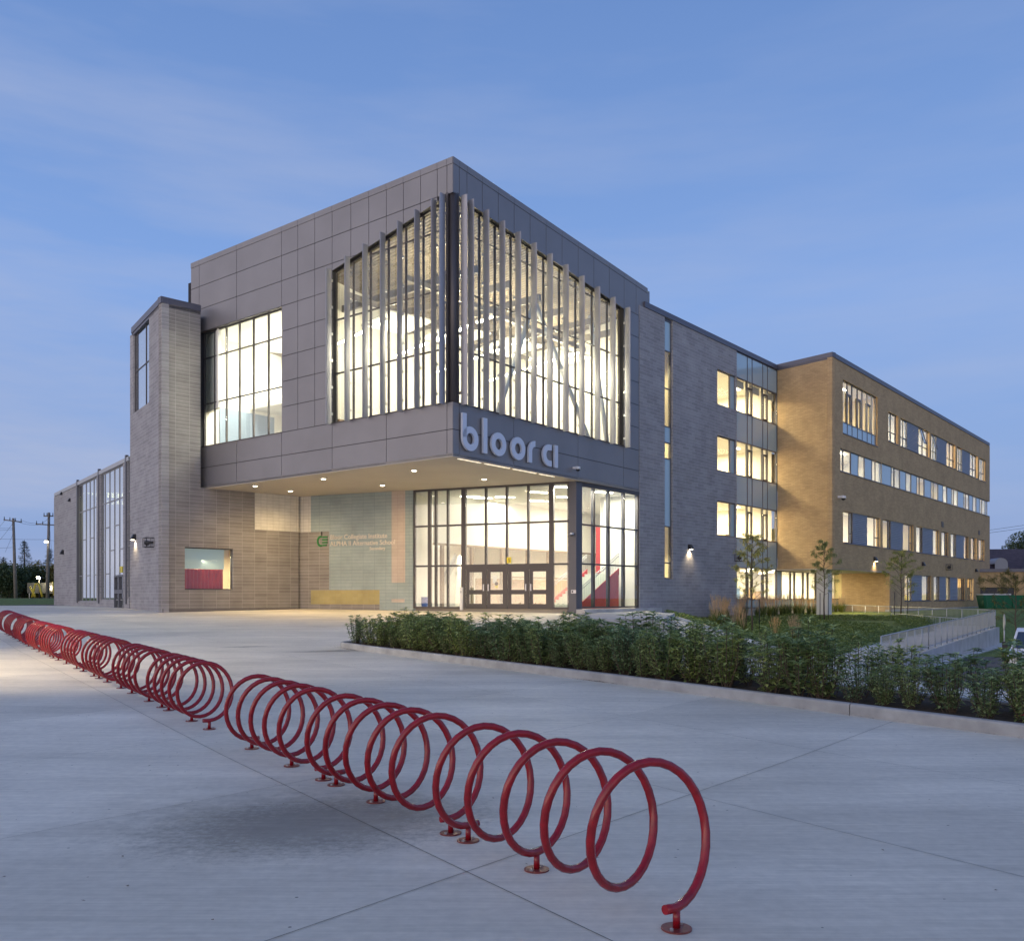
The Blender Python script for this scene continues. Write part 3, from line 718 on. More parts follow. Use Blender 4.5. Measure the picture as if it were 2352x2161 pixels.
def do_face(f, J, Jlow, roof, openings, rows_for):
    mb, emit = cladding(f, [f.s(x) for x in J], roof, .30, openings, Jlow, None)
    S = [f.s(x) for x in Jlow]
    for a, b in zip(S, S[1:]):
        for za, zb in zip(ROWS[:3], ROWS[1:3]): emit(a, b, za, zb)
    part(mb, 'metal_cladding', PANEL); mb, emit = cladding(f, [f.s(x) for x in J], roof, .30, openings, Jlow, None)
    S = [f.s(x) for x in J]
    for k, (a, b) in enumerate(zip(S, S[1:])):
        rr = rows_for(J[k], J[k+1])
        for za, zb in zip(rr, rr[1:]): emit(a, b, za, zb)
    part(mb, 'metal_cladding', PANEL)
    # coping strip
    cp = MB(); S2 = S
    for a, b in zip(S2, S2[1:]):
        g = .008*(1 if b > a else -1)
        cp.poly(f, [(a+g, roof(a)-.29), (b-g, roof(b)-.29), (b-g, roof(b)), (a+g, roof(a))], -.35, .02)
    part(cp, 'roof_coping', PANEL)
    # dark substrate behind the joints
    bk = MB(); S3 = sorted(set([.06, S[-1]]+[q for o_ in openings for q in o_[:2]]))
    for a, b in zip(S3, S3[1:]):
        c = (a+b)/2; op = [o_ for o_ in openings if min(o_[0], o_[1]) < c < max(o_[0], o_[1])]
        if not op and b <= abs(openings[0][0])+.01:
            bk.box(f, a, b, ZB, ZSILL, -.30, -.035); bk.poly(f, [(a, 19.75), (b, 19.75), (b, roof(b)-.1), (a, roof(a)-.1)], -.30, -.035)
        elif not op: bk.poly(f, [(a, ZB), (b, ZB), (b, roof(b)-.1), (a, roof(a)-.1)], -.30, -.035)
        else:
            o_ = op[0]; bk.poly(f, [(a, ZB), (b, ZB), (b, o_[2]), (a, o_[2])], -.30, -.035)
            bk.poly(f, [(a, o_[3](a)), (b, o_[3](b)), (b, roof(b)-.1), (a, roof(a)-.1)], -.30, -.035)
    part(bk, 'wall_backing', DARK)
JL = [1040.3, 1026.6, 1004.3, 966, 926.5, 887.3, 847, 805.8, 762.8, 722.9, 684, 646.8, 543.4, 457.5, 438.5]
JLlow = [1040.3, 1026.6, 887.3, 762.8, 646.8, 543.4, 457.5]
def rowsL(a, b):
    if a <= 646.9: return [10.45, 17.10, 18.43, 19.76, 21.3]
    if a > 766: return [10.45, 18.43, 19.76, 21.3] if a < 1010 else ([10.45, 21.4] if b > 1027 and a < 1027 else [19.75, 21.4])
    return ROWS[2:]+[21.3]
do_face(FBL, JL, JLlow, roofL, [(gL0, gL1, ZSILL, headL), (w10, w11, ZSILL, lambda s: 17.10)], rowsL)
JR = [1040.3, 1055, 1072.6, 1107.7, 1144.5, 1180.9, 1217.6, 1254.3, 1291, 1328, 1364, 1399.5, 1433.5, 1461, 1487.2]
JRlow = [1040.3, 1055, 1180, 1327.6, 1432.3, 1487.2]
def rowsR(a, b):
    if a < 1054: return [19.75, 21.4]
    if a < 1433: return [10.45, 21.4]
    return [18.43, 21.4]
FBRo = [(gR0, gR1, ZSILL, headR)]
do_face(FBR, JR, JRlow, roofR, FBRo, rowsR)
mb, emit = cladding(FBR, [0, 1], roofR, .30, [], None, None)
for za, zb in zip(ROWS[2:8], ROWS[3:9]): emit(FBR.s(1433.5), FBR.s(1487.2), za, zb)
part(mb, 'metal_cladding', PANEL)
# right end return of the box, roof
def XY(v): return (v.x, v.y)
C0 = XY(FBR.P0); PR = XY(FBR.p(sR1, 0, 0)); PL = XY(FBL.p(sL1, 0, 0)); PX = (PR[0]+PL[0]-C0[0], PR[1]+PL[1]-C0[1])
cb = MB()
FE = Face.thru(PR, PX); e1 = (Vector(PX)-Vector(PR)).length
cb.box(FE, .02, e1, ZB, 20.2, -.3, 0); part(cb, 'metal_cladding', PANEL)
cb = MB(); FE2 = Face.thru(PL, PX); cb.box(FE2, .02, (Vector(PX)-Vector(PL)).length, 9, 20.2, -.3, 0); part(cb, 'wall_backing', DARK)
rf = MB()
def plane3(fz): return [(*C0, fz(C0)), (*PR, fz(PR)), (*PX, fz(PX)), (*PL, fz(PL))]
ax = Vector(C0); uR = (Vector(PR)-ax).normalized(); uL = (Vector(PL)-ax).normalized()
slR = (19.60-18.39)/abs(hR1-hR0); slL = (19.60-18.07)/abs(hL1-hL0)
def ceilz(p): q = Vector(p)-ax; return 19.95-slR*q.dot(uR)-slL*.55*q.dot(uL)
rf.face([(p[0], p[1], 21.0 if i in (0, 3) else 20.0) for i, p in enumerate((C0, PR, PX, PL))]); part(rf, 'roof', COPE)
dk = MB(); q_ = plane3(ceilz); dk.face(list(reversed(q_)), [(0, 0), (17, 0), (17, 20), (0, 20)]); part(dk, 'ceiling_deck', DECK)
# soffit with drip edge
sf = MB(); inner = [C0, PR, PX, PL]
sf.flat([C0, PR, PX, PL], ZB-.02, ZB+.12); part(sf, 'soffit', SOFF)
# corner post
cp = MB(); cc = FBR.P0-(FBR.n+FBL.n)*.0
cp.tube([(C0[0]+uR.x*.22+uL.x*.16, C0[1]+uR.y*.22+uL.y*.16, ZSILL), (C0[0]+uR.x*.22+uL.x*.16, C0[1]+uR.y*.22+uL.y*.16, 19.75)], .17, 24)
cp.box(FBL, 0, gL0, ZSILL, 19.8, -.42, -.30); cp.box(FBR, 0, gR0, ZSILL, 19.8, -.42, -.30); part(cp, 'corner_post', FRAME)
tcap = MB(); tcap.flat([C0, XY(FBR.p(gR0, 0, 0)), XY(FBR.p(gR0, 0, -.5)), XY(FBL.p(gL0, 0, -.5)), XY(FBL.p(gL0, 0, 0))], 19.73, 19.78); part(tcap, 'corner_soffit', PANEL)
# big louvred glazing
TZ = [ZSILL, 12.97, 15.65, 18.33, 20]
glazed(FBL, [1026.6, 1009, 970.7, 931, 891, 850, 810.5, 769, 762.9], TZ, o=-.22, dep=.12, ztop=headL, name='curtain_wall')
glazed(FBR, [1055, 1068.8, 1102.9, 1138.5, 1174.8, 1212.7, 1249.8, 1286, 1323.6, 1361, 1395.8, 1430.7], TZ, o=-.22, dep=.12, ztop=headR, name='curtain_wall')
glazed(FBL, [645.5, 615.4, 580.9, 548.8, 518.7, 492, 461], [ZSILL, 12.95, 15.6, 17.08], o=-.22, dep=.12, name='window')
# head and jamb reveals of the large openings (seen from below)
for f, a, b, hd in ((FBL, gL0, gL1, headL), (FBR, gR0, gR1, headR)):
    rv = MB(); rv.poly(f, [(a, hd(a)), (b, hd(b)), (b, hd(b)+.03), (a, hd(a)+.03)], -.35, -.001)
    part(rv, 'window_reveal', FRAME); rv = MB(); rv.poly(f, [(a, ZSILL-.03), (b, ZSILL-.03), (b, ZSILL+.02), (a, ZSILL+.02)], -.35, .03); part(rv, 'window_reveal', FRAME)
rv = MB(); rv.box(FBL, w10, w11, ZSILL-.03, ZSILL+.02, -.35, .03); part(rv, 'window_reveal', FRAME); rv = MB(); rv.box(FBL, w10, w11, 17.08, 17.11, -.35, -.001)
part(rv, 'window_reveal', FRAME)
# elliptical sun fins on brackets
def fin(f, x, hd, sgn=1):
    s = f.s(x); z1 = hd(s)+.03; z0 = ZSILL-.10; mb = MB(); n = 16; CH, TH = .37, .085
    ring = [(s+TH/2*math.sin(2*math.pi*k/n), .05+CH/2+CH/2*math.cos(2*math.pi*k/n)) for k in range(n)]
    sl = (hd(s+.1)-hd(s-.1))/.2
    lo = [f.p(a, z0, o) for a, o in ring]; hi = [f.p(a, z1+sl*(a-s), o) for a, o in ring]
    for k in range(n):
        k2 = (k+1) % n; mb.face([lo[k], lo[k2], hi[k2], hi[k]], None, True)
    mb.face(list(reversed(lo))); mb.face(hi)
    o = part(mb, 'sun_fin', FIN); bk = MB(); z = z0+.5
    while z < z1-.3: bk.box(f, s-.03, s+.03, z, z+.12, -.03, .09); z += 1.33
    child(bk, 'fin_bracket', STEEL, o)
for x in (762.8, 805.8, 847, 887.3, 926.5, 966, 1004.3, 1024): fin(FBL, x, headL)
for x in (1057, 1072.6, 1107.7, 1144.5, 1180.9, 1217.6, 1254.3, 1291, 1328, 1364, 1399.5, 1433.5): fin(FBR, x, headR)

# library interior
ZF = 10.0
def quad(mb, a, b, z0, z1): mb.face([(*a, z0), (*b, z0), (*b, z1), (*a, z1)], [(0, z0), (1, z0), (1, z1), (0, z1)])
iw = MB()
def bp(a, b): q = ax+uR*a+uL*b; return (q.x, q.y)
LR, LL = abs(sR1), abs(sL1)
part_ = abs(FBL.s(700))
quad(iw, bp(.4, part_), bp(LR-.4, part_), ZF, 20.5)                       # partition
quad(iw, bp(LR-1.5, .45), bp(LR-1.5, LL-.4), ZF, 20.5)                    # end wall
quad(iw, bp(10.5, part_), bp(10.5, LL), ZF, 20.5)
quad(iw, bp(.5, LL-.45), bp(10.5, LL-.45), ZF, 17.2)
part(iw, 'interior_wall', WHITE)
iw = MB()
for k in range(7):                                                       # shelves / low dark storage, bulkheads
    iw.box(Face.thru(bp(2+k*2.1, part_-.02), bp(3, part_-.02)), 0, 1.7, ZF, ZF+1.2, 0, .35)
part(iw, 'bookcase', mat('bookcase_wood', (.30, .18, .09), .6))
fl = MB(); fl.flat([bp(.45, .45), bp(LR-.45, .45), bp(LR-.45, LL-.45), bp(.45, LL-.45)], ZF-.2, ZF); part(fl, 'floor_slab', FLOORI)
# low white upstands below sill inside
gdir = Vector((-.62, .785)); hdir = Vector((.785, .62))
def inside(p, m=.9):
    q = Vector(p)-ax; a, b = q.dot(uR), q.dot(uL); return m < a < LR-1.9 and m < b < part_-.6
cl = MB()
for hrow in (18.4, 22.15, 25.8, 29.55, 33.3, 37.0):
    for hc, wid in ((hrow+1.88, 1.3),):
        for k in range(-3, 12):
            g0 = 22+k*3.6
            pts = [hdir*(hc+a)+gdir*(g0+b) for a, b in ((-wid, -1.5), (wid, -1.5), (wid, 1.5), (-wid, 1.5))]
            if all(inside(p, 1.0) for p in pts): cl.flat([XY(p) for p in pts], 15.9, 15.98)
part(cl, 'acoustic_ceiling_panel', WHITE, label='white acoustic panels hung under the brown roof deck')
bm_ = MB()
for k in range(1, 7):
    a = k*2.5; p0, p1 = bp(a, .6), bp(a, part_-.1); f_ = Face.thru(p0, p1)
    bm_.box(f_, 0, (Vector(p1)-Vector(p0)).length, 17.0, 17.35, -.08, .08)
for b in (3.5, 7.5): 
    f_ = Face.thru(bp(.6, b), bp(LR-1.6, b)); bm_.box(f_, 0, LR-2.2, 16.75, 17.0, -.08, .08)
part(bm_, 'roof_beam', mat('beam_grey', (.20, .18, .16), .6))
br = MB()
for (a0_, b0_, z0_, a1_, b1_, z1_) in ((4.2, 1.1, 10.0, 7.6, 1.1, 17.0), (7.8, 1.1, 17.0, 13.5, 1.1, 10.0), (13.2, 1.2, 17.8, 15.3, 1.2, 10.0)):
    p, q = bp(a0_, b0_), bp(a1_, b1_); br.tube([(*p, z0_), (*q, z1_)], .13, 8)
part(br, 'steel_brace', mat('brace_grey', (.55, .55, .55), .5))
proto = None
for hrow, word in ((18.4, 'first'), (22.15, 'second'), (25.8, 'third'), (29.55, 'fourth'), (33.3, 'fifth')):
    for k in range(-8, 40):
        g0 = 12+k*1.9; p = hdir*hrow+gdir*g0
        if not inside(p, .7): continue
        if proto is None:
            proto = thing('ceiling_light', (0, 0, 0), '', 'ceiling light', 'linear pendant lights in the upper library'); proto['_loc'] = 1
            t_ = MB(); t_.aabb(-.08, .08, -.6, .6, -.05, 0); a_ = t_.build('tube', LAMP, None); a_.parent = proto
            t_ = MB(); t_.aabb(-.08, .08, -.62, .62, 0, .05); a_ = t_.build('housing', WHITEM, None); a_.parent = proto; o = proto
        else: o = copytree(proto)
        o.location = (p.x, p.y, 15.2); o.rotation_euler.z = math.atan2(-gdir.x, gdir.y)
        o['label'] = 'bright linear pendant light in the %s row behind the fins of the box' % word
for a in (3.2, 7.2, 11.2, 14.8):
    for b in (2.6, 6.8):
        if b < part_-1: q = bp(a, b); bulb((q[0], q[1], 14.9), 390, (1, .87, .62))
for (a, b) in ((4, 4), (9, 4), (13.5, 4)): q = bp(a, b); area((q[0], q[1], 16.1), 2, .3, 330, (1, .82, .5), direction=(0, 0, 1))  # upward lamps added to brighten the hung panels and roof deck
# small room behind the left window
mid = bp(5.2, (part_+LL)/2); area((mid[0], mid[1], 16.6), 4, 3, 1100, (1, .93, .78)); q = bp(2.6, (part_+LL)/2); area((q[0], q[1], 16.9), 3, 2, 700, (1, .93, .78)); mid = bp(3.2, part_+2.4); area((mid[0], mid[1], 13.1), 3, .4, 420, (1, .93, .78))
ir = MB(); quad(ir, bp(6.2, part_), bp(6.2, LL-.4), ZF, 17.2); part(ir, 'interior_wall', WHITE)
ir = MB(); quad(ir, bp(1.6, LL-.5), bp(5.6, LL-.5), ZF+.9, 13.1); part(ir, 'interior_panel', mat('pale_blue_paint', (.27, .34, .44), .6), label='pale blue wall panel inside the upper left window')
ir = MB(); ir.flat([bp(.5, part_), bp(10.4, part_), bp(10.4, LL-.4), bp(.5, LL-.4)], 17.15, 17.25); ir.flat([bp(3.8, part_+.1), bp(6.2, part_+.1), bp(6.2, LL-.4), bp(3.8, LL-.4)], 13.3, 13.6); part(ir, 'ceiling', CEILT)
ir = MB()
for (a, b, z) in ((2.6, part_+1.4, 15.0), (2.6, part_+4.2, 15.0), (4.9, part_+1.5, 13.2), (4.9, part_+4.6, 13.2), (6.5, part_+3.2, 13.2)):
    q = bp(a, b); o = copytree(proto); o.location = (q[0], q[1], z); o.rotation_euler.z = math.atan2(-uL.x, uL.y)
    o['label'] = 'bright linear light in the room behind the upper left window'; o['group'] = 'linear lights in the upper left room'

# sign letters
sg = thing('sign', FBR.p(FBR.s(1050), 8.4, .1), 'raised silver lowercase letters reading bloor ci on the metal fascia', 'sign'); 
OL0, OL1 = .06, .17
def sx(x): return FBR.s(x, OL1)
def ringpoly(mb, cs, cz, ro, ri, a0, a1, rx=1, n=36):
    P_ = []
    for k in range(n+1):
        t = R(a0+(a1-a0)*k/n); P_.append((cs+math.cos(t)*ro*rx, cz+math.sin(t)*ro))
    Q_ = []
    for k in range(n+1):
        t = R(a0+(a1-a0)*k/n); Q_.append((cs+math.cos(t)*ri*rx, cz+math.sin(t)*ri))
    for k in range(n):
        pts = [P_[k], P_[k+1], Q_[k+1], Q_[k]]
        f = FBR
        mb.face([f.p(*q, OL1) for q in pts]); mb.face([f.p(pts[0][0], pts[0][1], OL0), f.p(pts[1][0], pts[1][1], OL0), f.p(pts[1][0], pts[1][1], OL1), f.p(pts[0][0], pts[0][1], OL1)], None, True)
        mb.face([f.p(pts[2][0], pts[2][1], OL0), f.p(pts[3][0], pts[3][1], OL0), f.p(pts[3][0], pts[3][1], OL1), f.p(pts[2][0], pts[2][1], OL1)], None, True)
        if (k in (0, n-1)) and abs(a1-a0) < 359:
            e = (P_[0], Q_[0]) if k == 0 else (P_[n], Q_[n]); mb.face([f.p(*e[0], OL0), f.p(*e[0], OL1), f.p(*e[1], OL1), f.p(*e[1], OL0)])
    return
def letter(mb, nm):
    o = mb.build(nm, SIGNM, SCH); o.parent = sg; o.location = SCH.location-sg.location
ST = .29; XH = 1.10; zb_ = 8.40; cz = zb_+XH/2; RO = XH/2
b_l = sx(1062.5); m = MB(); m.box(FBR, b_l, b_l+ST, cz, 10.02, OL0, OL1); ringpoly(m, b_l+RO*1.02, cz-.03, RO, RO-ST, -180, 90, 1.02); ringpoly(m, b_l+RO*1.02, cz-.03, RO, RO-ST, 90, 180, 1.02); letter(m, 'letter')
l_l = sx(1110.5); m = MB(); m.box(FBR, l_l, l_l+ST, zb_, 10.02, OL0, OL1); letter(m, 'letter')
o_c = (sx(1129)+sx(1163))/2; m = MB(); ringpoly(m, o_c, cz, RO, RO-ST, 0, 360, 1.03); letter(m, 'letter')
o_c = (sx(1174)+sx(1207.5))/2; m = MB(); ringpoly(m, o_c, cz, RO, RO-ST, 0, 360, 1.03); letter(m, 'letter')
r_l = sx(1214.5); m = MB(); m.box(FBR, r_l, r_l+ST, zb_, cz+.0, OL0, OL1); ringpoly(m, r_l+RO, cz, RO, RO-ST, 88, 180); letter(m, 'letter')
c_l = sx(1247.5); m = MB(); ringpoly(m, c_l+RO, cz, RO, RO-ST, 90, 270); e_ = c_l+RO+.22; m.box(FBR, c_l+RO, e_, cz+RO-ST, cz+RO, OL0, OL1); m.box(FBR, c_l+RO, e_, cz-RO, cz-RO+ST, OL0, OL1); letter(m, 'letter')
i_l = sx(1274.5); m = MB(); m.box(FBR, i_l, i_l+ST, zb_, zb_+XH+.04, OL0, OL1); letter(m, 'letter')

# ---------------------------------------------------------------- stone tower and tiled entrance wall
sTe = FT.s(685.7); sTb = FT.s(457.5)+.08
wx0, wx1 = FT.s(424.5), FT.s(535.5)
wz0, wz1 = FT.z(427, 1354), FT.z(427, 1256)
tw = MB(); tw.wall(FT, 0, sTe, .4, ZB-.02, [(wx0, wx1, wz0, wz1)], .4); tw.wall(FT, 0, sTb, ZB-.02, 18.06, [], .4); part(tw, 'stone_wall', STONE, label='stone wall of the tower beside the entrance')
tl = MB(); sTL = FTL.s(303); w0, w1 = FTL.s(342.4), FTL.s(306.3)
tl.wall(FTL, sTL, -.0, .4, 18.06, [(w0, w1, 13.06, 18.06)], .4); part(tl, 'stone_wall', STONE2)
cpg = MB(); cpg.box(FT, -.05, sTb, 18.06, 18.42, -.4, .05); cpg.box(FTL, sTL, -.0, 18.06, 18.42, -.4, .05); part(cpg, 'roof_coping', COPE)
t0 = FTL.p(sTL, 0, 0); t1 = FT.P0; t2 = FT.p(sTb, 0, 0)
rf = MB(); rf.flat([XY(t0), XY(t1), XY(t2), (t0.x+t2.x-t1.x, t0.y+t2.y-t1.y)], 17.9, 18.05); part(rf, 'roof', COPE)
back = MB(); fb_ = Face.thru(XY(t0), (t0.x+t2.x-t1.x, t0.y+t2.y-t1.y)); back.wall(fb_, 0, 9, .4, 18.0, [], .3); part(back, 'stone_wall', STONE2)
glazed(FTL, [342.4, 335, 315.5, 306.3], [13.06, 15.6, 18.05], o=-.1, name='window', gm_=GLASSG)
# interior of the tower window: plain dim wall
iq = MB(); iq.box(FTL, sTL+.3, -.3, 12.6, 18.0, -3.2, -3.0); part(iq, 'interior_wall', WHITE)
# window with red curtain
glazed(FT, [424.5, 535.5], [wz0, wz1], o=-.2, bar=.06, name='window', fm=FRAME)
cu = MB(); zc_ = FT.z(427, 1306, -.8)
n = 60; s0_, s1_ = wx0-.15, wx1-.28
for k in range(n):
    a, b = s0_+(s1_-s0_)*k/n, s0_+(s1_-s0_)*(k+1)/n; oa, ob = -.75+.05*math.sin(k*1.3), -.75+.05*math.sin((k+1)*1.3)
    cu.face([FT.p(a, wz0-.1, oa), FT.p(b, wz0-.1, ob), FT.p(b, zc_, ob), FT.p(a, zc_, oa)], None, True)
part(cu, 'curtain', REDP, label='pleated red curtain in the ground floor window')
cu = MB(); cu.box(FT, s0_, s1_, zc_, wz1+.2, -.62, -.60); part(cu, 'roller_blind', mat('blind_green', (.50, .58, .56), .8, emit=(.6, .72, .66), es=.16), label='pale grey green roller blind above the red curtain')  # faint glow put into the blind's own colour, it is no lamp
iq = MB(); iq.box(FT, wx0+1.2, wx1+1.2, .9, 4.8, -3.2, -3.0); iq.box(FT, wx1+1.2, wx1+1.3, .9, 4.8, -3.0, -.4); part(iq, 'interior_wall', WARMW)
q = FT.p((wx0+wx1)/2+.6, 4.2, -2.0); area(q, 2, .5, 200)
q = FT.p((wx0+wx1)/2, 3.9, -.45); area(q, 2.2, .08, 9)
# tiled wall
xs_ = lambda x: FD.s(x)
sC = FD.s(685.7); s714, s756, s872, s900, s931, s948 = [FD.s(x) for x in (714, 756, 871.7, 899.5, 930.5, 948.4)]
zt = FD.z(714, 1222); zy1, zy0 = FD.z(800, 1355), FD.z(800, 1387.5); zp = FD.z(915, 1338)
def region_wall(name, m, rects, f=FD, o=0, label=None):
    w = MB()
    for (a, b, c, d) in rects: w.box(f, min(a, b), max(a, b), c, d, -.35, o)
    return part(w, name, m, label=label)
Z0_, Z1_ = .5, ZB-.02
region_wall('stone_wall', STONE, [(sC, s714, Z0_, zt), (s714, s756, zy1, zt), (s714, s756, Z0_, zy0), (s756, s872, Z0_, zy0)], label='brown stone wall under the overhang')
region_wall('tiled_wall', TILE_W, [(sC, s714, zt, Z1_)], label='white tiled square under the overhang')
region_wall('tiled_wall', TILE_B, [(s714, s756, zt, Z1_), (s756, s872, zy1, Z1_), (s872, s900, Z0_, Z1_), (s900, s931, Z0_, zp), (s931, s948, Z0_, Z1_)], label='pale blue tiled wall beside the entrance glazing')
region_wall('tiled_wall', TILE_P, [(s900, s931, zp, Z1_)], label='peach tiled column strip')
region_wall('tiled_wall', TILE_Y, [(s714, s872, zy0, zy1)], label='yellow tiled band near the ground')
wt = MB(); wt.box(FT, FT.s(585), sTe, FT.z(585, 1216), Z1_, -.01, .012); part(wt, 'tiled_wall', TILE_W, label='white tiled block on the tower wall')
bs = MB(); bs.box(FT, .05, sTe, .5, 1.12, -.01, .015); part(bs, 'stone_base', mat('dark_stone_base', (.17, .155, .15), .85, noisy=.1))
pq = MB(); pq.box(FD, FD.s(900), FD.s(929.5), FD.z(915, 1383), FD.z(915, 1375.5), .002, .03)
pl_ = thing('wall_plaque', FD.p(FD.s(915), 1.3, 0), 'small peach plaque low on the blue tiled wall', 'plaque'); a_ = pq.build('plaque_face', TILE_P, pl_)

def text_mesh(body, size, f, s_left, z_base, o, ext, m, name, parent, align='LEFT', sgn=1):
    cu = bpy.data.curves.new('txt', 'FONT'); cu.body = body; cu.size = size; cu.extrude = ext; cu.align_x = align; cu.resolution_u = 3
    to = bpy.data.objects.new('txt', cu); COL.objects.link(to); bpy.context.view_layer.update()
    me = bpy.data.meshes.new_from_object(to.evaluated_get(bpy.context.evaluated_depsgraph_get())); bpy.data.objects.remove(to)
    # text x runs to the viewer's right
    rt = f.u if f.u.x*f.n.y-f.u.y*f.n.x < 0 else -f.u
    rt = Vector((-f.n.y, f.n.x)); rt = rt if rt.x > 0 else -rt
    b0 = f.p(s_left, z_base, o)
    for v in me.vertices:
        x, y, z = v.co; v.co = Vector((b0.x+rt.x*x+f.n.x*z, b0.y+rt.y*x+f.n.y*z, b0.z+y))-parent.location
    me.materials.clear(); me.materials.append(m); ob = bpy.data.objects.new(name, me); COL.objects.link(ob); ob.parent = parent; return ob
ts = thing('sign', FD.p(FD.s(765), 3.6, .02), 'raised metal lettering naming the schools on the blue tiled wall', 'sign')
text_mesh('Bloor Collegiate Institute', .40, FD, FD.s(759), FD.z(760, 1239), .03, .015, TXT, 'lettering', ts)
text_mesh('ALPHA II Alternative School', .40, FD, FD.s(759), FD.z(760, 1254), .03, .015, TXT, 'lettering', ts)
text_mesh('Secondary', .26, FD, FD.s(849.5), FD.z(850, 1263), .03, .012, TXT, 'lettering', ts)
lg = thing('logo', FD.p(FD.s(741), 4.0, .02), 'green apple shaped emblem of a C and an E beside the lettering', 'emblem')
def arcpoly(f, cs, cz_, ro, ri, a0, a1, o0, o1, rx=1, n=20):
    mb = MB()
    for k in range(n):
        t, t2 = R(a0+(a1-a0)*k/n), R(a0+(a1-a0)*(k+1)/n)
        mb.poly(f, [(cs+math.cos(t)*ro*rx, cz_+math.sin(t)*ro), (cs+math.cos(t2)*ro*rx, cz_+math.sin(t2)*ro), (cs+math.cos(t2)*ri*rx, cz_+math.sin(t2)*ri), (cs+math.cos(t)*ri*rx, cz_+math.sin(t)*ri)], o0, o1)
    return mb
lcx = FD.s(737.5); sgn = 1 if FD.s(760) > FD.s(740) else -1
zlc = FD.z(738, 1243); g = arcpoly(FD, lcx, zlc, .34, .22, (75 if sgn > 0 else 105), (285 if sgn > 0 else -105), .01, .05, .85)
g.build('emblem_c', GREENS, lg); g = MB()
for k in range(4):
    z = zlc-.30+k*.17; a, b = FD.s(741), FD.s(752.5-(2 if k == 0 else 0)); g.box(FD, min(a, b), max(a, b), z, z+.085, .01, .05)
g.build('emblem_bars', GREENS, lg)
g = MB(); a = FD.s(739.5); g.box(FD, a-.03, a+.03, zlc+.36, zlc+.58, .01, .05); g.build('emblem_stem', BLACK, lg)

# ---------------------------------------------------------------- entrance glazing and lobby
ZE = 1.12
zt1, zt2 = FD.z(1162, 1201.5), FD.z(1162, 1297)
glazed(FD, [948.6, 985.5, 1000, 1027.5, 1064, 1115, 1163, 1212.4, 1265.8, 1307], [ZE, zt2, zt1, ZB-.02], o=-.05, bar=.10, dep=.2, name='curtain_wall', thick={0: .16, 1: .18, 2: .12, 4: .26, 8: .26, 9: .12}, skip={(i, 0) for i in (4, 5, 6, 7)})
glazed(FS, [1337.5, 1365.8, 1399.9, 1434.8, 1467.8], [ZE+.05, FS.z(1400, 1297.5), FS.z(1400, 1210.3), ZB-.02], o=-.05, bar=.08, dep=.22, name='curtain_wall')
co = MB(); s_c = FD.s(1307); s_f = FS.s(1337); co.box(FD, min(0, s_c), max(0, s_c), .7, ZB-.02, -.6, .0); co.box(FS, 0.0, s_f, .7, ZB-.02, -.6, .0); part(co, 'entrance_column', FRAME2, label='dark metal column at the entrance corner')
fi = MB(); fi.box(FS, s_f, FS.s(1469), ZB-.25, ZB-.02, -.2, -.02); part(fi, 'fascia', FRAME)
# doors
xd = [1064+3, 1115, 1163, 1212.4, 1265.8-3]
for k in range(4):
    a, b = FD.s(xd[k]), FD.s(xd[k+1]); lo, hi = min(a, b)+.06, max(a, b)-.06
    zt_ = zt2-.22; m = MB(); st = .20
    for r_ in ((lo, lo+st, ZE, zt_), (hi-st, hi, ZE, zt_), (lo+st, hi-st, ZE, ZE+.28), (lo+st, hi-st, zt_-.17, zt_), (lo+st, hi-st, 1.93, 2.18)): m.box(FD, *r_, -.16, -.08)
    d_ = part(m, 'door', FRAME)
    m = MB(); m.box(FD, lo+st, hi-st, ZE+.28, 1.93, -.125, -.115); m.box(FD, lo+st, hi-st, 2.18, zt_-.17, -.125, -.115); child(m, 'pane', GLASS, d_)
    m = MB(); hs_ = (lo+.09) if (k % 2 == 0) == (sgn < 0) else (hi-.09)
    if sgn < 0: hs_ = lo+.09 if k % 2 == 0 else hi-.09
    else: hs_ = hi-.09 if k % 2 == 0 else lo+.09
    m.box(FD, hs_-.035, hs_+.035, 2.12, 2.5, -.08, -.03); child(m, 'handle', STEEL, d_)
m = MB(); a, b = FD.s(1064), FD.s(1265.8); m.box(FD, min(a, b), max(a, b), zt2-.22, zt2-.05, -.2, -.06); part(m, 'door_head', FRAME)
m = MB(); a, b = FD.s(1164), FD.s(1173.5); ys = thing('number_sign', FD.p(a, zt2+.1, 0), 'small yellow sign with a black 5 above the entrance doors', 'sign'); m.box(FD, min(a, b), max(a, b), zt2+.09, zt2+.42, -.02, 0); m.build('plate', YEL, ys)
text_mesh('5', .30, FD, FD.s(1166.8), zt2+.15, .004, .003, BLACK, 'digit', ys)
# notice papers on the second door
m = MB(); a, b = FD.s(1130), FD.s(1139); nt_ = thing('notice', FD.p(a, 2.6, 0), 'white paper notice taped inside the second entrance door', 'notice'); m.box(FD, min(a, b), max(a, b), 2.55, 2.98, -.11, -.105); m.build('paper', mat('paper', (.8, .8, .78), .8), nt_)
m = MB(); a, b = FD.s(1135.5), FD.s(1141.5); nt_ = thing('sticker', FD.p(a, 2.3, 0), 'black and yellow round sticker on the second entrance door', 'sticker'); m.box(FD, min(a, b), max(a, b), 2.28, 2.44, -.11, -.105); m.build('sticker_lower', YEL, nt_)
m = arcpoly(FD, (a+b)/2, 2.52, .11, .0, 0, 360, -.11, -.104); m.build('sticker_upper', BLACK, nt_)
# plinth and steps
pl = MB(); pl.box(FS, .0, FS.s(1502), .55, ZE, -.3, .55); part(pl, 'plinth', CONC, label='low concrete plinth below the entrance glazing')
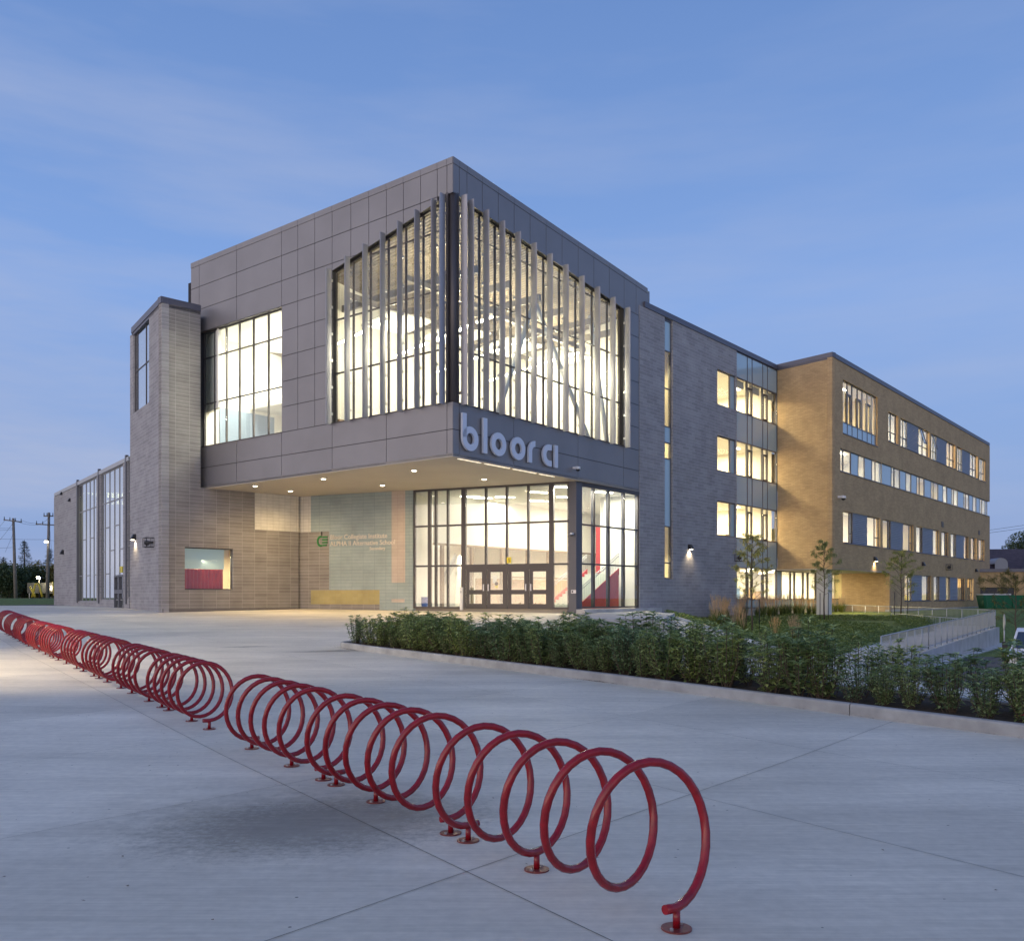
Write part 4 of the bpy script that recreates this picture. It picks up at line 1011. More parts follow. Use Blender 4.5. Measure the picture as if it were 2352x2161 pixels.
# lobby surfaces
lb = MB(); P1 = XY(FD.p(FD.s(948.4), 0, -.3)); P2 = XY(FD.p(0, 0, -.3)); P3 = XY(FS.p(FS.s(1475), 0, -.3))
FBk = Face(1000, 53.0, 2890)
far = 16
B0 = XY(FS.p(FS.s(1475), 0, -3)); B1 = (9.5, 70); B2 = (-3.0, 72)
lbp = [P1, P2, P3, B0, B1, B2]
fl = MB(); fl.flat(lbp, ZE-.3, ZE); part(fl, 'floor_slab', FLOORI)
ce = MB(); ce.flat(lbp, ZB-.16, ZB-.03); part(ce, 'ceiling', CEILT)
iw = MB(); quad(iw, P1, B2, .5, ZB); quad(iw, B2, B1, .5, ZB); quad(iw, B1, B0, .5, ZB); quad(iw, B0, P3, .5, ZB)
iw.box(FBk, FBk.s(1000), FBk.s(1420), 4.98, ZB-.1, -.2, 0)                    # bulkhead
iw.box(FS, FS.s(1393, -2.2), FS.s(1475), ZE, ZB-.1, -2.4, -2.2)
part(iw, 'interior_wall', WHITE)
iw = MB(); iw.box(FBk, FBk.s(1000), FBk.s(1420), 4.86, 4.98, -.2, .03)
for x in (1018, 1086, 1155, 1214, 1262, 1318, 1372): iw.box(FBk, FBk.s(x)-.09, FBk.s(x)+.09, ZE, 4.86, -.2, .0)
iw.box(FBk, FBk.s(1180), FBk.s(1420), 3.0, 3.12, -.2, .02); part(iw, 'gallery_frame', mat('warm_brown_frame', (.22, .16, .10), .5))
iw = MB(); iw.box(FBk, FBk.s(1150), FBk.s(1420), ZE, 3.0, -2.2, -2.0); part(iw, 'interior_wall', mat('wood_panel', (.36, .22, .11), .6, noisy=.2, nscale=3))
rw = MB(); rw.box(WORLDF, (1369-CX)/F*55.2, (1391-CX)/F*55.2, ZE, 6.15, -55.35, -55.2); part(rw, 'interior_wall', brickmat('red_tile', (.50, .05, .035), (.46, .045, .03), (.3, .03, .02), .4, .2, 0, .008), label='red tiled wall behind the staircase')
def stairs(f, s0, s1, z0, z1, oa, ob, n, rm, label, red=True):
    r = MB(); ds, dz = (s1-s0)/n, (z1-z0)/n
    for k in range(n):
        a, b = s0+ds*k, s0+ds*(k+1); r.box(f, min(a, b), max(a, b), z0+dz*k-.05, z0+dz*(k+1), ob+.03, oa-.03)
    st_ = part(r, 'staircase', mat('stair_tread', (.62, .66, .58), .6), label=label)
    g = MB()
    for o in (oa, ob):
        g.poly(f, [(s0, z0-.05), (s0, z0+.32), (s1, z1+.32), (s1, z1-.05)] if s1 > s0 else [(s1, z1-.05), (s1, z1+.32), (s0, z0+.32), (s0, z0-.05)], o-.03, o+.03)
    g.poly(f, [(s0, z0-.04), (s1, z1-.04), (s1, z0-.04)], oa-.05, oa+.0)
    child(g, 'stringer', rm, st_)
    h = MB()
    for o in (oa, ob):
        for zz in (1.2, 1.05): h.tube([f.p(s0, z0+zz, o), f.p(s1, z1+zz, o)], .03, 6)
        m_ = 22
        for k in range(m_+1): t = k/m_; h.tube([f.p(s0+(s1-s0)*t, z0+(z1-z0)*t+.3, o), f.p(s0+(s1-s0)*t, z0+(z1-z0)*t+1.08, o)], .012, 4, False)
    child(h, 'railing', RAILM, st_)
sA = FS.s(1334, -1.2); stairs(FS, sA, sA+3.9, ZE, ZE+2.05, -1.2, -3.5, 12, REDP, 'staircase with red stringers rising behind the right entrance glazing')
f2 = Face.__new__(Face); f2.P0 = Vector((0, 60.5)); f2.u = Vector((1, 0)); f2.n = Vector((0, -1))
stairs(f2, (1002-CX)/F*60.5, (1046-CX)/F*60.5, ZE, ZE+2.4, 0, -1.8, 12, WHITE, 'pale staircase rising behind the left entrance glazing')
# radiator grille
m = MB(); q0, q1 = FS.s(1411, -2.2), FS.s(1446, -2.2)
m.box(FS, q0, q1, ZE+.1, 2.15, -2.2, -2.13); gr_ = part(m, 'radiator_cover', WARMW); m = MB()
for k in range(9): a = q0+.1+(q1-q0-.2)*k/9; m.box(FS, a, a+.06, 1.85, 2.02, -2.13, -2.12); m.box(FS, a, a+.06, 1.3, 1.45, -2.13, -2.12)
child(m, 'grille', FRAME2, gr_)
# blue recycling bin inside
bx, bd = (974-CX)/F*54.2, 54.2
rb = thing('recycling_bin', (bx, bd, ZE), 'blue recycling bin behind the left pane of the entrance', 'bin'); m = MB(); m.tube([(bx, bd, ZE), (bx, bd, ZE+.62)], [.21, .25], 16, True, False); m.build('bin_body', mat('blue_plastic', (.04, .12, .45), .4), rb); m = MB(); m.tube([(bx, bd, ZE+.62), (bx, bd, ZE+.66)], [.27, .27], 16, True, False); m.build('rim', mat('blue_plastic', (.04, .12, .45), .4), rb)
# lobby lights
lobby_l = [(1080, 1140), (1108, 1143), (1160, 1141), (1235, 1130), (1238, 1150), (1295, 1118), (1300, 1141), (1385, 1130)]
first = None
for (x, y) in lobby_l:
    zl = ZB-.19 if y < 1190 else 5.6; d = (zl-EZ)*F/(HY-y); X = (x-CX)/F*d
    o = copytree(proto); o['_loc'] = 1; o.location = (X, d, zl); o.rotation_euler.z = R(-70); o['label'] = 'bright linear ceiling light in the entrance lobby'; o['group'] = 'linear ceiling lights in the lobby'
for (x, d, p) in ((1010, 58, 360), (1140, 57, 350), (1260, 55, 320), (1330, 60, 320)): area(((x-CX)/F*d, d, ZB-.3), 2.5, .5, p, (1, .91, .74), rz=R(20))
for (x, d) in ((1040, 66), (1220, 66), (1340, 64)): area(((x-CX)/F*d, d, 4.8), 3, .5, 420, (1, .9, .7))
for (x, o, p) in ((1350, -1.1, 260), (1400, -1.2, 240), (1445, -1.2, 200)): area(FS.p(FS.s(x), ZB-.3, o), 1.0, .3, p, (1, .91, .74))
# plaza side platform and steps
pf = MB(); pf.flat([(2.6, 35.6), (5.9, 35.0), (8.6, 47.3), (5.0, 49.5), (3.2, 44)], -.6, .93)
for k in range(3): pf.flat([(2.3-.2*k, 35.2-.4*k), (6.0+.1*k, 34.6-.4*k), (6.0+.1*k, 35.0-.4*k), (2.3-.2*k, 35.6-.4*k)], -.6, .79-.14*k)
p_ = thing('entrance_terrace', (5, 38, .3), 'raised concrete terrace with steps in front of the entrance', 'terrace'); pf.build('terrace_slab', CONC, p_)

# ---------------------------------------------------------------- stone wing
sE, sX, sJ = FS.s(1469), FS.s(1692), FS.s(1785.5)
slot = (FS.s(1526.9), FS.s(1545.5), FS.z(1527, 1329), 19.05)
wx_ = (FS.s(1647.6), FS.s(1690.8))
rowsz = [(14.84, 17.23), (10.36, 12.76), (5.94, 8.32)]
sw = MB(); sw.wall(FS, sE, sX, .45, 19.06, [slot]+[(wx_[0], wx_[1], a, b) for a, b in rowsz], .35); part(sw, 'stone_wall', STONE2, label='grey stone wall of the long wing')
cpg = MB(); cpg.box(FS, FS.s(1480), sJ+.0, 19.06, 19.40, -.4, .06); part(cpg, 'roof_coping', COPE)
P_a, P_b = FS.p(0, 0, -.1), FS.p(sJ, 0, -.1); P_c, P_d = FS.p(sJ, 0, -16), FS.p(0, 0, -16)
rf = MB(); rf.flat([XY(P_a), XY(P_b), XY(P_c), XY(P_d)], 18.9, 19.05); part(rf, 'roof', COPE)
# slot window
zy = [FS.z(1527, y) for y in (1329, 1292, 1208, 1051, 1014, 977, 889, 802, 726.4)]; zy[0] += .0
glazed(FS, [1527, 1544.5], zy[:-1]+[19.0], o=-.12, bar=.07, name='window', fm=FRAME2, panels={(0, 2), (0, 4), (0, 7)})
iq = MB(); a, b = slot[0]-1.2, slot[1]+1.2; iq.box(FS, a, b, 1.2, 19, -2.6, -2.5); iq.box(FS, a-.1, a, 1.2, 19, -2.5, -.36); iq.box(FS, b, b+.1, 1.2, 19, -2.5, -.36); part(iq, 'interior_wall', WARMW)
for z in (4.4, 12.0, 16.3): area(FS.p((a+b)/2, z, -1.4), 1.2, 1.2, 100, (1, .84, .5))
# recessed windows left of the curtain wall
for (za, zb) in rowsz:
    glazed(FS, [1648, 1676.5, 1690.6], [za, zb], o=-.12, bar=.07, name='window', fm=FRAME2, panels={(1, 0)})
mz = [.95, 1.59, 3.85, 5.94, 8.32, 10.36, 12.76, 14.84, 17.23, 19.05]
sk = set()
glazed(FS, [1692.5, 1717, 1728, 1752.4, 1763.3, 1785.5], mz, o=-.03, bar=.075, dep=.16, name='curtain_wall', fm=FRAME2, panels={(i, j) for i in range(5) for j in (0, 2, 4, 6, 8)})
# operable sashes
m = MB()
for (xa, xb) in ((1717, 1728), (1752.4, 1763.3)):
    for (za, zb) in ((14.84, 17.23), (10.36, 12.76), (5.94, 8.32), (1.59, 3.85)):
        a, b = FS.s(xa)+.05, FS.s(xb)-.05; zt_ = zb-.55; m = MB()
        for r_ in ((a, a+.09, za+.05, zt_), (b-.09, b, za+.05, zt_), (a, b, zt_, zt_+.12), (a, b, za+.04, za+.12)): m.box(FS, *r_, -.1, .02)
        part(m, 'sash_frame', FRAME)
# rooms
FURN = [mat('shelf_wood', (.36, .22, .10), .6), mat('shelf_dark', (.12, .11, .11), .6), mat('cork_board', (.45, .30, .16), .8), mat('blue_board', (.12, .22, .40), .6), mat('desk_grey', (.40, .40, .40), .6), mat('green_board', (.08, .20, .14), .6)]
def room(f, sa, sb, z0, z1, dep, wm, power, label='interior_wall', o=-.38, col=(1, .86, .60), nl=2, slant=0):
    w = MB(); a, b = min(sa, sb), max(sa, sb); P = lambda s, oo, z: tuple(f.p(s+(slant*(o-oo) if s == a else 0), z, oo))
    w.face([P(a, -dep, z0), P(b, -dep, z0), P(b, -dep, z1), P(a, -dep, z1)]); w.face([P(a, o, z0), P(a, -dep, z0), P(a, -dep, z1), P(a, o, z1)]); w.face([P(b, o, z0), P(b, -dep, z0), P(b, -dep, z1), P(b, o, z1)])
    part(w, 'interior_wall', wm)
    w = MB(); w.flat([XY(f.p(a, 0, o)), XY(f.p(b, 0, o)), XY(f.p(b, 0, -dep)), XY(f.p(a+slant*(dep+o), 0, -dep))], z0-.12, z0); part(w, 'floor_slab', FLOORI)
    w = MB(); w.flat([XY(f.p(a, 0, o)), XY(f.p(b, 0, o)), XY(f.p(b, 0, -dep)), XY(f.p(a+slant*(dep+o), 0, -dep))], z1, z1+.12); part(w, 'ceiling', CEILT)
    tb = MB()
    for k in range(nl):
        s = a+(b-a)*(k+.5)/nl+slant*.3*dep; q = f.p(s, z1-.12, -dep*.5); rz = math.atan2(f.n.y, f.n.x)
        area(tuple(q), 1.6, min(2.4, (b-a)/nl*.5), power/nl, col, rz=rz)
        for dd in (.3, .65): tb.box(f, s-.6, s+.6, z1-.06, z1-.01, -dep*dd-.08, -dep*dd+.08)
    part(tb, 'ceiling_light_strip', LAMP)
    g = random.Random(int(z0*10)+int(sa*3)); t = a+.5
    while t < b-1.2:
        w_ = g.uniform(.8, 1.9); hh = g.choice((.8, 1.1, 1.6, 2.0, 2.0)); dd = g.choice((.35, .5))
        oo = -dep+.05 if hh > 1 else -dep*g.uniform(.2, .6)-.5
        m_ = MB(); m_.box(f, t, min(t+w_, b-.2), z0, z0+hh+.5, oo, oo+dd); part(m_, 'furniture', g.choice(FURN)); t += w_+g.uniform(.5, 3.0)
    if g.random() < .8:
        m_ = MB(); p0 = g.uniform(a, b-2.5); m_.box(f, p0, p0+g.uniform(1.2, 2.4), z0+1.5, z0+2.7, -dep+.02, -dep+.06); part(m_, 'notice_board', g.choice(FURN))
for (za, zb, pw_) in ((14.84, 17.23, 1500), (10.36, 12.76, 1400), (5.94, 8.32, 1750)):
    room(FS, FS.s(1640), sJ-.2, za-.85, zb+.25, 7.0, WHITE, pw_, nl=2, col=(1, .80, .50))
    m = MB(); m.box(FS, FS.s(1712, -5), sJ-.4, za-.85, za+.75, -5.1, -5.0); part(m, 'interior_partition', WARMW)
room(FS, FS.s(1692)-.3, FS.s(1926), .95, 4.0, 8.0, WHITE, 2400, nl=4, col=(1, .84, .58))
# blinds in the top row
m = MB(); 
for xa, xb in ((1692.5, 1717), (1728, 1752.4), (1763.3, 1785.5)): m.box(FS, FS.s(xa)+.06, FS.s(xb)-.06, 16.65, 17.2, -.30, -.28)
part(m, 'roller_blind', mat('grey_blind', (.45, .46, .44), .8))
# ground floor strip under the brick
glazed(FS, [1785.5, 1795.5, 1817, 1826.5, 1846, 1857, 1876], [.95, 1.59, 3.80], o=-.03, bar=.08, dep=.16, name='curtain_wall', fm=FRAME, panels={(i, 0) for i in range(6)}|{(0, 1)}, pm=SPANG)
glazed(FS, [1876, 1911, 1928], [.95, 1.59, 3.80], o=-.03, bar=.08, dep=.16, name='curtain_wall', fm=FRAME, panels={(0, 0), (1, 0)}, pm=SPANG)
m = MB(); m.box(FS, sX-.3, FS.s(1928), -.8, .95, -.4, .06); part(m, 'foundation_wall', CONC, label='pale concrete foundation under the glazing')

# ---------------------------------------------------------------- brick wing
def K(x): return 1780+x*.28444
sK0, sK1 = 0, FK.s(2271.8)
zr4 = (13.92, 17.9); zr4b = (14.77, 17.23); zr3 = (11.05, 12.74); zr2 = (5.80, 8.17); zr1 = (1.41, 3.75)
holes = [(FK.s(1936), FK.s(2015.8), *zr4)]
top_g = [[(2040.4, 2046, 2061)], [(2068.6, 2074.5, 2085.7)], [(2112, 2119, 2133.8)], [(2139, 2144, 2153)], [(2176, 2181.5, 2193)], [(2198.5, 2203, 2211.4)], [(2229.8, 2234.5, 2244.4)], [(2249.7, 2254, 2262.6)]]
openrow4 = [(2040.4, 2063.5), (2068.6, 2135.5), (2139, 2194.5), (2198.5, 2246), (2249.7, 2263.5)]
holes += [(FK.s(a), FK.s(b), *zr4b) for a, b in openrow4]
holes.append((FK.s(1929.9), sK1+.1, *zr3))
openrow2 = [(K(550), K(850)), (K(870), K(1119)), (K(1140), K(1327)), (K(1345), K(1401)), (K(1420), K(1564)), (K(1583), K(1630)), (K(1645), K(1692))]
holes += [(FK.s(a), FK.s(b), *zr2) for a, b in openrow2]
openrow1 = [(K(1047), K(1262)), (K(1282), K(1537)), (K(1552), K(1604))]
holes += [(FK.s(a), FK.s(b), *zr1) for a, b in openrow1]
sU = FK.s(2043)
holes.append((-.5, sU, -1, 3.80))
bw = MB(); bw.wall(FK, 0, sK1, .72, 19.12, holes, .35); part(bw, 'brick_wall', BRICK, label='long tan brick wall with rows of windows')
sKL = (Vector((jp.x, jp.y))-FK.P0).length
bw = MB(); bw.wall(FKL, 0, sKL, 3.80, 19.12, [], .35); part(bw, 'brick_wall', BRICK, label='tan brick end wall lit by the neighbouring windows')
cpg = MB(); cpg.box(FK, -.0, sK1+.06, 19.12, 19.46, -.4, .06); cpg.box(FKL, -.05, sKL, 19.12, 19.46, -.4, .06); part(cpg, 'roof_coping', COPE)
e0, e1, e2 = FK.p(0, 0, -.1), FK.p(sK1, 0, -.1), FK.p(sK1, 0, -14)
rf = MB(); rf.flat([XY(e0), XY(e1), XY(e2), XY(FS.p(sJ, 0, -14)), XY(FS.p(sJ, 0, -.3))], 19.0, 19.1); part(rf, 'roof', COPE)
en = MB(); fe = Face.thru(XY(FK.p(sK1, 0, 0)), XY(FK.p(sK1, 0, -14))); en.wall(fe, 0, 14, .3, 19.1, [(0, 1.2, *zr3)], .35); part(en, 'brick_wall', BRICK)
sf = MB(); sf.flat([XY(FK.P0), XY(FK.p(sU, 0, 0)), XY(FS.p(FS.s(1930), 0, -.1)), XY(FS.p(sJ, 0, -.1))], 3.78, 3.86); part(sf, 'soffit', SOFF)
rw_a = XY(FS.p(FS.s(1928), 0, -.05)); rw_b = XY(FK.p(sU, 0, -.02)); FR_ = Face.thru(rw_a, rw_b)
rw = MB(); rw.wall(FR_, 0, (Vector(rw_b)-Vector(rw_a)).length, .5, 3.78, [], .3); part(rw, 'brick_wall', BRICK, label='brick wall in the lit recess under the corner')
# foundation of the brick wing, ramp yard wall
m = MB(); m.box(FK, sU, sK1, -1.2, .72, -.35, -.02); m.box(FR_, 0, (Vector(rw_b)-Vector(rw_a)).length, -1, .5, -.3, .02); part(m, 'foundation_wall', CONC, label='concrete foundation of the brick wing')
# light in the recess
q = Vector(((1965-CX)/F*70.5, 70.5, 3.74)); area(q, 1.5, .2, 260, (1, .72, .33), rz=R(0)); q = Vector(((1900-CX)/F*69, 69, 3.74)); area(q, .8, .2, 60, (1, .75, .4))
# white column
cc = Vector(((1893-CX)/F*66.6, 66.6)); m = MB(); f_ = Face.thru((cc.x-.36*FK.u.x-.36*-FK.n.x, cc.y-.36*FK.u.y+.36*FK.n.y), (cc.x+1, cc.y+1))
fcol = Face.__new__(Face); fcol.P0 = cc; fcol.u = FK.u.copy(); fcol.n = FK.n.copy(); m.box(fcol, -.42, .42, -.6, 3.79, -.42, .42); part(m, 'column', mat('white_column', (.62, .61, .60), .6), label='white square column under the brick corner')
# windows of the brick wing
zt4 = 14.8
w_ = glazed(FK, [1936, 1946.8, 1957.7, 1970.2, 1981, 1992.4, 2002.8, 2014.7], [zr4[0], zt4, zr4[1]], o=-.12, bar=.07, name='window', fm=FRAME2, panels={(i, 0) for i in range(7)})
m = MB()
for xa, xb in ((1946.8, 1957.7), (1970.2, 1981), (1992.4, 2002.8)):
    a, b = FK.s(xa)+.06, FK.s(xb)-.06; zt_ = 16.9
    m = MB()
    for r_ in ((a, a+.08, zt4+.06, zt_), (b-.08, b, zt4+.06, zt_), (a, b, zt_, zt_+.16)): m.box(FK, *r_, -.2, -.08)
    part(m, 'sash_frame', FRAME2)
for i, g in enumerate(top_g):
    xs3 = g[0]
    glazed(FK, list(xs3), [zr4b[0], 15.63, zr4b[1]], o=-.12, bar=.065, name='window', fm=FRAME2)
for xa, xb in ((2085.7, 2112), (2153, 2176), (2211.4, 2229.8)):
    m = MB(); m.box(FK, FK.s(xa), FK.s(xb), zr4b[0], zr4b[1], -.3, -.08); part(m, 'siding_panel', SIDING)
# two tilted-open sashes
for xa, xb, dirn in ((2113, 2119.5, 1), (2139.5, 2144.5, 1)):
    m = MB(); a, b = FK.s(xa), FK.s(xb); 
    def tp(s, z): return FK.p(s, z, -.10+(zr4b[1]-z)*.30)
    for (s0_, s1_, z0_, z1_) in ((a, a+.07, 15.75, 17.15), (b-.07, b, 15.75, 17.15), (a, b, 15.72, 15.8), (a, b, 17.08, 17.15)):
        c = [tp(s0_, z0_), tp(s1_, z0_), tp(s1_, z1_), tp(s0_, z1_)]; off = Vector((FK.n.x, FK.n.y, 0))*.05
        m.face(c); m.face([p+off for p in c]); 
        for k in range(4): m.face([c[k], c[(k+1) % 4], c[(k+1) % 4]+off, c[k]+off])
    so = part(m, 'open_sash', FRAME2, label='window sash tilted open on the top floor')
    g_ = MB(); c = [tp(a, 15.75), tp(b, 15.75), tp(b, 17.12), tp(a, 17.12)]; g_.face(c); child(g_, 'pane', GLASSG, so)
band = [(527, 0), (552, 1), (614, 1), (674, 0), (724, 1), (783.5, 0), (812, 1), (862, 1), (940, 0), (965, 1), (1010, 1), (1059, 0), (1101, 1), (1147.5, 0), (1169, 1), (1207, 1), (1262, 0), (1281, 1), (1318.5, 1), (1358, 0), (1391, 1), (1428, 0), (1444, 1), (1476, 1), (1525, 0), (1540, 1), (1568.5, 1), (1599, 0), (1626, 1), (1656, 0), (1672, 1), (1700, 0), (1720, 0)]
bx_ = [K(b[0]) for b in band]; bp_ = [613, 674]
blue_idx = set()
blues = [(614, 674), (724, 783.5), (862, 940), (1010, 1059), (1101, 1147.5), (1207, 1262), (1318.5, 1358), (1391, 1428), (1476, 1525), (1568.5, 1599), (1626, 1656)]
for i in range(len(band)-1):
    if any(abs(band[i][0]-a) < 1 for a, b in blues): blue_idx.add((i, 0))
glazed(FK, bx_, [zr3[0], zr3[1]], o=-.08, bar=.07, name='ribbon_window', fm=FRAME2, panels=blue_idx)
def bay(f, xa, xm, xb, zz, left_op=False):
    """picture light plus a narrower light with transom"""
    glazed(f, [K(xa), K(xm), K(xb)], [zz[0], zz[0]+(zz[1]-zz[0])*.32, zz[1]], o=-.12, bar=.07, name='window', fm=FRAME, skip={(0, 1)})
def single(f, xa, xb, zz): glazed(f, [K(xa), K(xb)], list(zz), o=-.12, bar=.07, name='window', fm=FRAME)
def panel(f, xa, xb, zz): m = MB(); m.box(f, FK.s(K(xa)), FK.s(K(xb)), zz[0], zz[1], -.3, -.06); part(m, 'siding_panel', SIDING)
for t_ in ((550, 602, 635), (752, 805, 848), (870, 915, 942), (1040, 1086, 1117), (1140, 1176, 1198), (1345, 1375, 1399), (1420, 1447, 1468), (1583, 1606, 1628), (1645, 1668, 1690)): bay(FK, *t_, zr2)
for t_ in ((1283, 1325), (1532, 1562)): single(FK, *t_, zr2)
for t_ in ((636, 751), (943, 1039), (1199, 1282), (1469, 1531)): panel(FK, *t_, zr2)
for t_ in ((1047, 1076, 1109), (1193, 1231, 1260), (1282, 1311, 1334), (1481, 1511, 1535), (1552, 1577, 1602)): bay(FK, *t_, zr1)
single(FK, 1388, 1419, zr1)
for t_ in ((1110, 1192), (1335, 1387), (1420, 1480)): panel(FK, *t_, zr1)
# sills
m = MB()
for hs_, zz in (([(1936, 2015.8)], zr4), (openrow4, zr4b), ([(1929.9, 2271.8)], zr3), (openrow2, zr2), (openrow1, zr1)):
    for a, b in hs_: m = MB(); m.box(FK, FK.s(a), FK.s(b), zz[0]-.05, zz[0]+.012, -.12, .05); part(m, 'window_sill', FRAME2)
# rooms of the brick wing
rk = random.Random(5); warm = (1, .84, .57); slK = FKL.u.dot(FK.u)/FKL.u.dot(-FK.n)+.08
for (z, zz, pws) in ((0, zr4b, 1), (1, zr3, 1), (2, zr2, 1.15), (3, zr1, 1)):
    brk = [1914, 2030, 2100, 2165, 2215, 2270] if z < 3 else [2046, 2120, 2190, 2270]
    for i in range(len(brk)-1):
        a, b = FK.s(brk[i])+.4, FK.s(brk[i+1])-.05
        z0_ = {0: 13.5, 1: 10.1, 2: 4.9, 3: .95}[z]; z1_ = {0: 18.2, 1: 13.1, 2: 8.6, 3: 4.2}[z]
        room(FK, a, b, z0_, z1_, 5.2, WHITE if (i+z) % 3 else mat('yellow_wall', (.72, .60, .30), .8), 66*(b-a)*pws*rk.uniform(.7, 1.35), nl=1, col=warm, o=-.36, slant=slK if i == 0 and z < 3 else 0)

# ---------------------------------------------------------------- gym wing on the left
def G(x): return x*.2381
sG0, sG1 = FG.s(302.4), FG.s(125.5)
zg = lambda x, y: FG.z(G(x), 1000+y*.2381)
topz = 10.32; zA = zg(840, 1602); zB2 = zg(1030, 1588)
holesG = [(FG.s(G(750)), FG.s(G(930)), zA, topz-.02), (FG.s(G(968)), FG.s(G(1187)), zB2, topz-.02), (FG.s(G(1100)), FG.s(G(1190)), .9, zB2+.1), (FG.s(G(1226)), sG0+.3, zg(1250, 1568), topz-.02)]
gw = MB(); gw.wall(FG, sG1, sG0+.6, .4, topz, holesG, .35); part(gw, 'stone_wall', STONE2, label='grey stone wall of the low gym wing')
cpg = MB(); cpg.box(FG, sG1-.05, sG0+.6, topz, topz+.26, -.5, .05); part(cpg, 'roof_coping', mat('pale_coping', (.40, .41, .42), .5, .3))
ga, gb = FG.p(sG1, 0, -.1), FG.p(sG0+.6, 0, -.1); ge = MB(); gr2 = FG.p(sG1, 0, -15); gr3 = FG.p(sG0+.6, 0, -15)
rf = MB(); rf.flat([XY(ga), XY(gb), XY(gr3), XY(gr2)], topz-.1, topz+.05); part(rf, 'roof', COPE)
fe = Face.thru(XY(FG.p(sG1, 0, 0)), XY(gr2)); en = MB(); en.wall(fe, 0, 15, .3, topz, [], .3); part(en, 'stone_wall', STONE2)
zU = zg(1080, 628)
def zmid(a): return 1.8+a
GF = mat('light_frame', (.27, .27, .28), .45, .3)
glazed(FG, [G(q) for q in (930, 903, 865, 828, 792, 750)], [zA, 3.35, 6.05, zU, topz-.02], o=-.08, bar=.07, name='window', fm=GF, gm_=GLASSG, skip={(1, 1), (3, 1), (0, 2), (2, 2), (4, 2)})
glazed(FG, [G(q) for q in (1187, 1150, 1102, 1055, 1010, 968)], [zB2, 3.35, 4.9, 6.5, zU, topz-.02], o=-.08, bar=.07, name='window', fm=GF, gm_=GLASSG, skip={(0, 1), (1, 1), (2, 1), (4, 1), (1, 2), (3, 2), (0, 3), (2, 3), (4, 3)})
glazed(FG, [302.0, G(1228)], [zg(1250, 1568), 3.4, 5.0, 7.0, topz-1.9, topz-.02], o=-.08, bar=.08, name='window', fm=GF, gm_=GLASSG)
m = MB()
for x in (748, 955, 1219): s = FG.s(G(x)); m = MB(); m.box(FG, s-.13, s+.13, zA-.1, topz+.42, -.1, .07); part(m, 'wall_pier', FRAME2)
m = MB(); a, b = FG.s(G(1102)), FG.s(G(1188)); lo, hi = min(a, b), max(a, b); zt_ = zg(1145, 1345); mid_ = (lo+hi)/2
for r_ in ((lo, lo+.1, .9, zt_), (hi-.1, hi, .9, zt_), (mid_-.08, mid_+.08, .9, zt_), (lo+.1, hi-.1, zt_-.12, zt_), (lo+.1, mid_-.08, .9, 1.1), (mid_+.08, hi-.1, .9, 1.1), (lo+.1, mid_-.08, 2.0, 2.25), (mid_+.08, hi-.1, 2.0, 2.25)): m.box(FG, *r_, -.16, .02)
d_ = part(m, 'door', FRAME2, label='glazed double door of the gym wing'); m = MB(); m.box(FG, lo+.1, hi-.1, .95, zt_-.1, -.10, -.09); child(m, 'pane', GLASSG, d_)
m = MB(); m.box(FG, sG1+.5, sG0, .9, topz, -9.2, -9.0); part(m, 'interior_wall', mat('gym_wall', (.55, .54, .25), .8))
m = MB(); m.box(FG, sG1+.5, sG0, .8, 1.0, -9.0, -.4); part(m, 'floor_slab', FLOORI)
area(FG.p((sG1+sG0)/2, 9.6, -5), 10, 3, 1300, (1, .86, .5)); area(FG.p((sG1+sG0)/2+7, 9.6, -5), 6, 3, 500, (1, .86, .5))
ys = thing('number_sign', FG.p(FG.s(G(1160)), 3.3, 0), 'small yellow number sign above the gym wing door', 'sign'); m = MB(); a, b = FG.s(G(1150)), FG.s(G(1172)); m.box(FG, min(a, b), max(a, b), zt_+.15, zt_+.55, -.06, -.03); m.build('plate', YEL, ys)
text_mesh('3', .36, FG, FG.s(G(1155)), zt_+.2, -.025, .003, BLACK, 'digit', ys)

# ================================================================ lamps, cameras and other fittings on the walls
def local_thing(name, f, x, y, o, label, cat, group=None):
    q = f.p(f.s(x, o), f.z(x, y, o), o)
    r = thing(name, q, label, cat, group); r.rotation_euler.z = math.atan2(f.n.y, f.n.x)+R(90); return r   # local -Y faces out of the wall
def lb(mb, name, m, r): o = mb.build(name, m, None); o.parent = r; return o
def wall_lamp(f, x, y, label, lit=True, power=26, sc=1.0):
    r = local_thing('wall_lamp', f, x, y, 0, label, 'wall lamp', 'dark wedge wall lamps')
    m = MB(); w, h, dp = .19*sc, .22*sc, .30*sc
    v = [(-w, 0, h), (w, 0, h), (w, 0, -h*.6), (-w, 0, -h*.6), (-w*.8, -dp*.45, h), (w*.8, -dp*.45, h), (w, -dp, -h*.6), (-w, -dp, -h*.6)]
    for q in ((0, 4, 5, 1), (4, 7, 6, 5), (0, 3, 7, 4), (1, 5, 6, 2), (3, 2, 6, 7), (0, 1, 2, 3)): m.face([v[k] for k in q])
    lb(m, 'housing', BLACK, r)
    if lit:
        m = MB(); m.aabb(-w*.6, w*.6, -dp*.8, -dp*.3, -h*.6-.012, -h*.6-.002); lb(m, 'lens', LAMPW, r)
        wl = r.location+Vector((f.n.x, f.n.y, 0))*dp*.55+Vector((0, 0, -h*.6-.05)); spot(wl, power, (1, .78, .48), (-f.n.x*.25, -f.n.y*.25, -1), 120, .9)
    return r
wall_lamp(FTL, 311, 1235, 'lit black wedge lamp on the left face of the stone tower', True, 120)
wall_lamp(FG, G(612), 1269, 'unlit black wedge lamp on the low gym wing wall', False)
wall_lamp(FS, 1583, 1257, 'lit black wedge lamp on the grey stone wing', True, 120, .9)
wall_lamp(FK, 2008, 1285, 'lit black wedge lamp low on the brick wall nearest the corner', True, 120)
